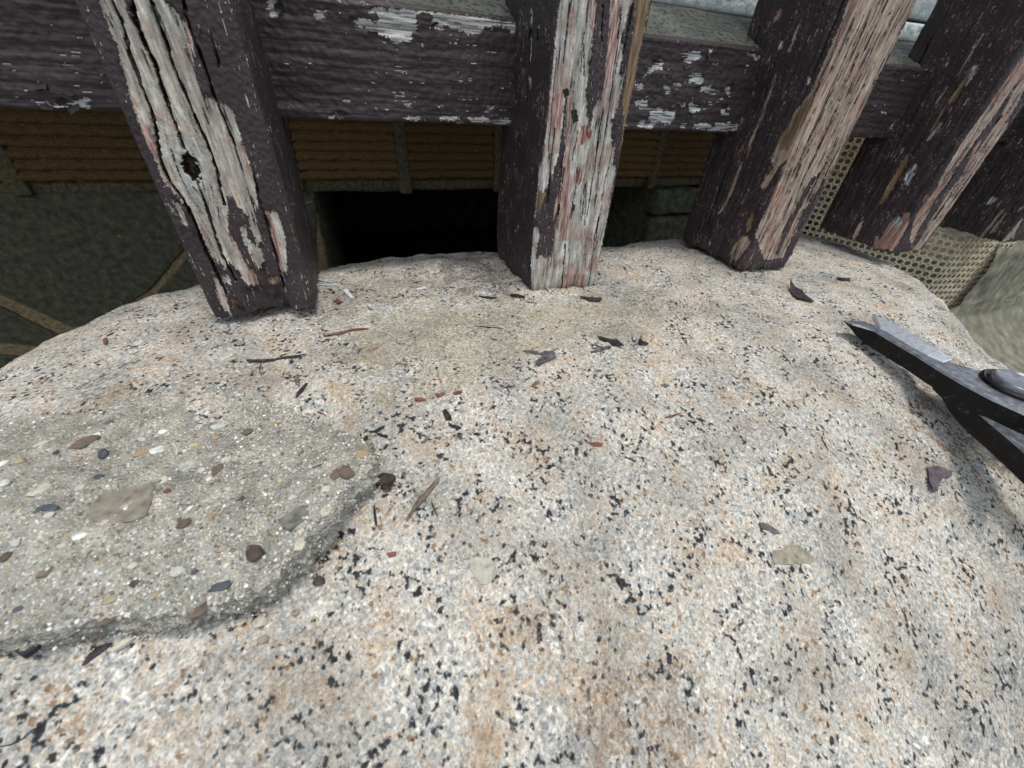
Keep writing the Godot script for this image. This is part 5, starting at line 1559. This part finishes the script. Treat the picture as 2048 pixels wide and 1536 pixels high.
# ------------------------------------------------------------------ shears
func build_shears():
	var root := thing("pruning_shears", "black steel pruning shears lying at the boulder's right edge", "shears")
	var black := mottled([[0.0, Color(0.055, 0.055, 0.06)], [0.62, Color(0.085, 0.085, 0.09)], [0.72, Color(0.12, 0.12, 0.12)], [0.85, Color(0.26, 0.25, 0.24)], [1.0, Color(0.34, 0.33, 0.32)]], 0.05, 0.02, 111, 0.42, 0.006, 5)
	black.metallic = 0.55
	black.metallic_specular = 0.5
	var steel := mottled([[0.0, Color(0.66, 0.68, 0.72)], [0.5, Color(0.78, 0.80, 0.84)], [1.0, Color(0.86, 0.88, 0.92)]], 0.03, 0.02, 112, 0.22, 0.002, 4)
	steel.metallic = 0.45
	var worn := mottled([[0.0, Color(0.30, 0.31, 0.33)], [0.45, Color(0.44, 0.45, 0.48)], [0.7, Color(0.52, 0.53, 0.56)], [1.0, Color(0.64, 0.65, 0.68)]], 0.04, 0.02, 113, 0.32, 0.003, 4)
	worn.metallic = 0.4
	var ya := EYE_Y - 0.475 * U
	var yb := EYE_Y - 0.5145 * U
	var hook := chipped(points(SHEARS_HOOK), 0.004, 0.0, 1)
	# the hook tapers towards its tip and has a rubbed upper face
	var tip := Vector2(0.2167, 0.0727)
	var st := wedge(hook, ya, func(p): return 0.0068 * smoothstep(0.0, 0.013, p.distance_to(tip)) + 0.0006, 0.0007)
	var hook_o := obj("hook_blade", st[0], black, root)
	obj("rubbed_face", st[1], worn, hook_o)
	var low_j := wedge(chipped(points(SHEARS_LOWER), 0.004, 0.0, 2), yb, func(p): return 0.0009 + 0.0071 * smoothstep(0.0, 0.016, p.distance_to(Vector2(0.2153, 0.1176))), 0.0006)
	var low_o := obj("lower_jaw", low_j[0], black, root)
	obj("rubbed_face", low_j[1], worn, low_o)
	var cut := wedge(chipped(points(SHEARS_BLADE), 0.003, 0.0, 3), ya + 0.0009, func(p): return 0.0022, 0.0005)
	var cut_o := obj("cutting_blade", cut[0], steel, root)
	obj("ground_face", cut[1], steel, cut_o)
	# pivot: washer, groove and domed nut
	var piv := obj("pivot_bolt", lathe([[0.0110, 0.0], [0.0110, 0.0008], [0.0104, 0.0013], [0.0098, 0.0013], [0.0094, 0.0005], [0.0, 0.0004]]), black, root)
	var nut := obj("nut", lathe([[0.0084, 0.0], [0.0084, 0.0020], [0.0080, 0.0026], [0.0074, 0.0029], [0.0072, 0.0026], [0.0, 0.0026]]), worn, piv)
	nut.position = Vector3(0, 0.0004, 0)
	piv.position = Vector3(0.2333, ya + 0.0002, 0.1323)
	# handles carried on out of the picture
	for e in [[[0.236, 0.146], [0.268, 0.160], [0.308, 0.171], [0.343, 0.177], [0.370, 0.176], 0.0], [[0.212, 0.157], [0.221, 0.176], [0.246, 0.196], [0.278, 0.210], [0.306, 0.218], -0.008]]:
		var P := PackedVector3Array(); var T := PackedVector2Array()
		for i in 25:
			var t := i / 24.0 * 3.999
			var k := int(t)
			var a := Vector2(e[k][0], e[k][1]); var b := Vector2(e[k + 1][0], e[k + 1][1])
			var p := a.lerp(b, t - k)
			var dir := (b - a).normalized()
			var side := Vector2(-dir.y, dir.x)
			var fat := 0.0062 + 0.002 * sin(t / 4.0 * PI)
			if i == 0 or i == 24: fat *= 0.3
			for q in 13:
				var an := TAU * q / 12.0
				var off := side * cos(an) * fat
				P.append(Vector3(p.x + off.x, maxf(ya - 0.004 + e[5] - 0.018 * t / 4.0, 0.06) + sin(an) * fat * 0.8, p.y + off.y))
				T.append(Vector2(t, q))
		obj("handle", grid_mesh(P, T, 12, 24, P[0].lerp(P[P.size() - 1], 0.5)), black, root)

func wedge(poly: PackedVector2Array, y: float, thick: Callable, edge: float) -> Array:
	# a plate cut to an outline: [its edges and underside, its upper face]
	var n := poly.size()
	var inner := Geometry2D.offset_polygon(poly, -edge)
	var cap: PackedVector2Array = inner[0] if inner.size() > 0 else poly
	var st := SurfaceTool.new()
	st.begin(Mesh.PRIMITIVE_TRIANGLES)
	st.set_smooth_group(-1)
	var cw := Geometry2D.is_polygon_clockwise(poly)
	var tri := Geometry2D.triangulate_polygon(poly)
	for k in range(0, tri.size(), 3):
		var q := []
		for e in 3:
			var p := poly[tri[k + e]]
			q.append(Vector3(p.x, y - thick.call(p), p.y))
		face(st, q[0], q[1], q[2], Vector3.DOWN)
	for i in n:
		var a := poly[i]; var b := poly[(i + 1) % n]
		var out := Vector3(b.y - a.y, 0, -(b.x - a.x))
		if Geometry2D.is_point_in_polygon((a + b) / 2 + Vector2(out.x, out.z).normalized() * 0.0002, poly):
			out = -out
		var a0 := Vector3(a.x, y - edge, a.y); var b0 := Vector3(b.x, y - edge, b.y)
		var a1 := Vector3(a.x, y - maxf(thick.call(a), edge + 0.0001), a.y); var b1 := Vector3(b.x, y - maxf(thick.call(b), edge + 0.0001), b.y)
		face(st, a0, b0, a1, out); face(st, b0, b1, a1, out)
	st.generate_normals()
	var st2 := SurfaceTool.new()
	st2.begin(Mesh.PRIMITIVE_TRIANGLES)
	st2.set_smooth_group(-1)
	var t2 := Geometry2D.triangulate_polygon(cap)
	for k in range(0, t2.size(), 3):
		var q2 := []
		for e in 3:
			var p2 := cap[t2[k + e]]
			q2.append(Vector3(p2.x, y, p2.y))
		face(st2, q2[0], q2[1], q2[2], Vector3.UP)
	# the chamfer between the face and the edge
	for i in n:
		var a2 := poly[i]; var b2 := poly[(i + 1) % n]
		var ca := nearest(cap, a2); var cb := nearest(cap, b2)
		face(st2, Vector3(a2.x, y - edge, a2.y), Vector3(b2.x, y - edge, b2.y), Vector3(ca.x, y, ca.y), Vector3.UP)
		if ca.distance_to(cb) > 1e-6:
			face(st2, Vector3(b2.x, y - edge, b2.y), Vector3(cb.x, y, cb.y), Vector3(ca.x, y, ca.y), Vector3.UP)
	st2.generate_normals()
	return [st.commit(), st2.commit()]

func nearest(poly: PackedVector2Array, p: Vector2) -> Vector2:
	var best := poly[0]
	for i in poly.size():
		var q := Geometry2D.get_closest_point_to_segment(p, poly[i], poly[(i + 1) % poly.size()])
		if q.distance_to(p) < best.distance_to(p):
			best = q
	return best

func lathe(prof: Array, n := 40) -> ArrayMesh:
	var P := PackedVector3Array(); var T := PackedVector2Array()
	for e in prof:
		for i in n + 1:
			var a := TAU * (i % n) / n
			P.append(Vector3(cos(a) * e[0], e[1], sin(a) * e[0]))
			T.append(Vector2(float(i) / n, e[1]))
	return grid_mesh(P, T, n, prof.size() - 1, Vector3(0, -0.01, 0))


# ------------------------------------------------------------------ litter on the boulder
func build_litter():
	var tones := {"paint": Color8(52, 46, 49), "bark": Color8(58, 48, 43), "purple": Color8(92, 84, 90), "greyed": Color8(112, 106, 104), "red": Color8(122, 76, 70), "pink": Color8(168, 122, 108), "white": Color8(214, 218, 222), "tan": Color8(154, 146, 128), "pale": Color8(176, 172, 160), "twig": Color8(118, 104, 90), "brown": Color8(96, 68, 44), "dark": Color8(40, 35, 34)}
	var mats := {}
	for c in tones:
		var base: Color = tones[c]
		mats[c] = mottled([[0.0, base.darkened(0.4)], [0.45, base.darkened(0.05)], [1.0, base.lightened(0.16)]], 0.015, 0.03, 130 + mats.size(), 0.7, 0.0, 4, 128)
	var sd := 1
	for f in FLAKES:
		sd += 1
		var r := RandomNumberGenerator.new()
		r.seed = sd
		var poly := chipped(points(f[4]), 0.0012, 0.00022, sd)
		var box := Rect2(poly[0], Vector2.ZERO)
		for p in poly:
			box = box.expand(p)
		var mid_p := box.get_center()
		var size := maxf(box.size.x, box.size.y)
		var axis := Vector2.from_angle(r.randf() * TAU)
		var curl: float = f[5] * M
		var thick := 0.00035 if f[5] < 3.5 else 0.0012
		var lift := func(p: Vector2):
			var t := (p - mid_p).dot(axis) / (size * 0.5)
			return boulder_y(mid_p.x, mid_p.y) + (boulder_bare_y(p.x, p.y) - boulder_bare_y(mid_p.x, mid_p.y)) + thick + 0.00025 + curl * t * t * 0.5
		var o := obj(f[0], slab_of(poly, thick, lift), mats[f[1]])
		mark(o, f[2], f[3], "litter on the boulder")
	for s in SPLINTERS:
		var line := points(s[4])
		var o2 := obj(s[0], splinter_mesh(line, s[5] * M, s[6], sd), mats[s[1]])
		sd += 1
		mark(o2, s[2], s[3], "litter on the boulder")

func build_crumbs():
	# crumbs of paint, bark and dust round the feet of the pickets, past counting
	var mm := MultiMesh.new()
	mm.transform_format = MultiMesh.TRANSFORM_3D
	mm.use_colors = true
	mm.mesh = pebble_mesh(21, 6, 4)
	var spots := []
	rng.seed = 77
	for e in [[-22.0, -10.0, 18.0, 22.0, 90], [-66.0, 6.0, 14.0, 5.0, 30], [70.0, 2.0, 26.0, 8.0, 90], [74.0, -34.0, 10.0, 16.0, 50], [112.0, 14.0, 18.0, 8.0, 40], [228.0, 2.0, 20.0, 10.0, 60], [216.0, -30.0, 10.0, 20.0, 50], [40.0, 40.0, 60.0, 30.0, 90], [-2.0, 92.0, 14.0, 16.0, 60], [-30.0, 36.0, 26.0, 10.0, 40], [90.0, 110.0, 90.0, 60.0, 70]]:
		for i in e[4]:
			var a := rng.randf() * TAU
			var q := sqrt(rng.randf())
			spots.append(Vector2(e[0] + cos(a) * q * e[2], e[1] + sin(a) * q * e[3]) * M)
	mm.instance_count = spots.size()
	var tones := [Color8(46, 40, 42), Color8(46, 40, 42), Color8(62, 52, 46), Color8(150, 140, 124), Color8(196, 190, 178), Color8(122, 82, 74), Color8(90, 82, 74)]
	for i in spots.size():
		var p: Vector2 = spots[i]
		var s := (0.18 + 0.55 * pow(rng.randf(), 2.5)) * M
		var y := boulder_y(p.x, p.y)
		mm.set_instance_transform(i, Transform3D(Basis(Vector3.UP, rng.randf() * TAU) * Basis.from_scale(Vector3(s * rng.randf_range(1.0, 3.2), s * 0.5, s)), Vector3(p.x, y + s * 0.3, p.y)))
		mm.set_instance_color(i, (tones[rng.randi() % tones.size()] as Color).srgb_to_linear())
	var o := MultiMeshInstance3D.new()
	o.name = "paint_crumbs"
	o.multimesh = mm
	var m := plain(Color.WHITE, 0.8)
	m.vertex_color_use_as_albedo = true
	o.material_override = m
	add_child(o)
	mark(o, "tiny crumbs of dark paint and bark scattered round the picket feet", "crumbs")
	o.set_meta("kind", "stuff")

func splinter_mesh(line: PackedVector2Array, half: float, flat: float, sd: int) -> ArrayMesh:
	# a tapering sliver along a line in plan, resting on the boulder
	var P := PackedVector3Array(); var T := PackedVector2Array()
	var n := 22
	var ring := 7
	for i in n + 1:
		var t := float(i) / n
		var u := t * (line.size() - 1)
		var k := mini(int(u), line.size() - 2)
		var p0 := line[maxi(k - 1, 0)]; var p1 := line[k]; var p2 := line[k + 1]; var p3 := line[mini(k + 2, line.size() - 1)]
		var p := p1.cubic_interpolate(p2, p0, p3, u - k)
		var dir := (p2 - p1).normalized()
		var side := Vector2(-dir.y, dir.x)
		var fat := half * (0.25 + 0.75 * sin(PI * clampf(t * 0.9 + 0.06, 0.0, 1.0))) * (1.0 + 0.35 * mid.get_noise_2d(p.x * 1.5 + sd, p.y * 1.5))
		if i == 0 or i == n: fat *= 0.15
		var y := maxf(boulder_y(p.x, p.y), lerpf(boulder_y(line[0].x, line[0].y), boulder_y(line[-1].x, line[-1].y), t)) + half * flat * 0.9
		for q in ring + 1:
			var a := TAU * (q % ring) / ring + sd
			var w := side * cos(a) * fat
			P.append(Vector3(p.x + w.x, y + sin(a) * fat * flat, p.y + w.y))
			T.append(Vector2(t, float(q) / ring))
	return grid_mesh(P, T, ring, n, P[0].lerp(P[P.size() - 1], 0.5))
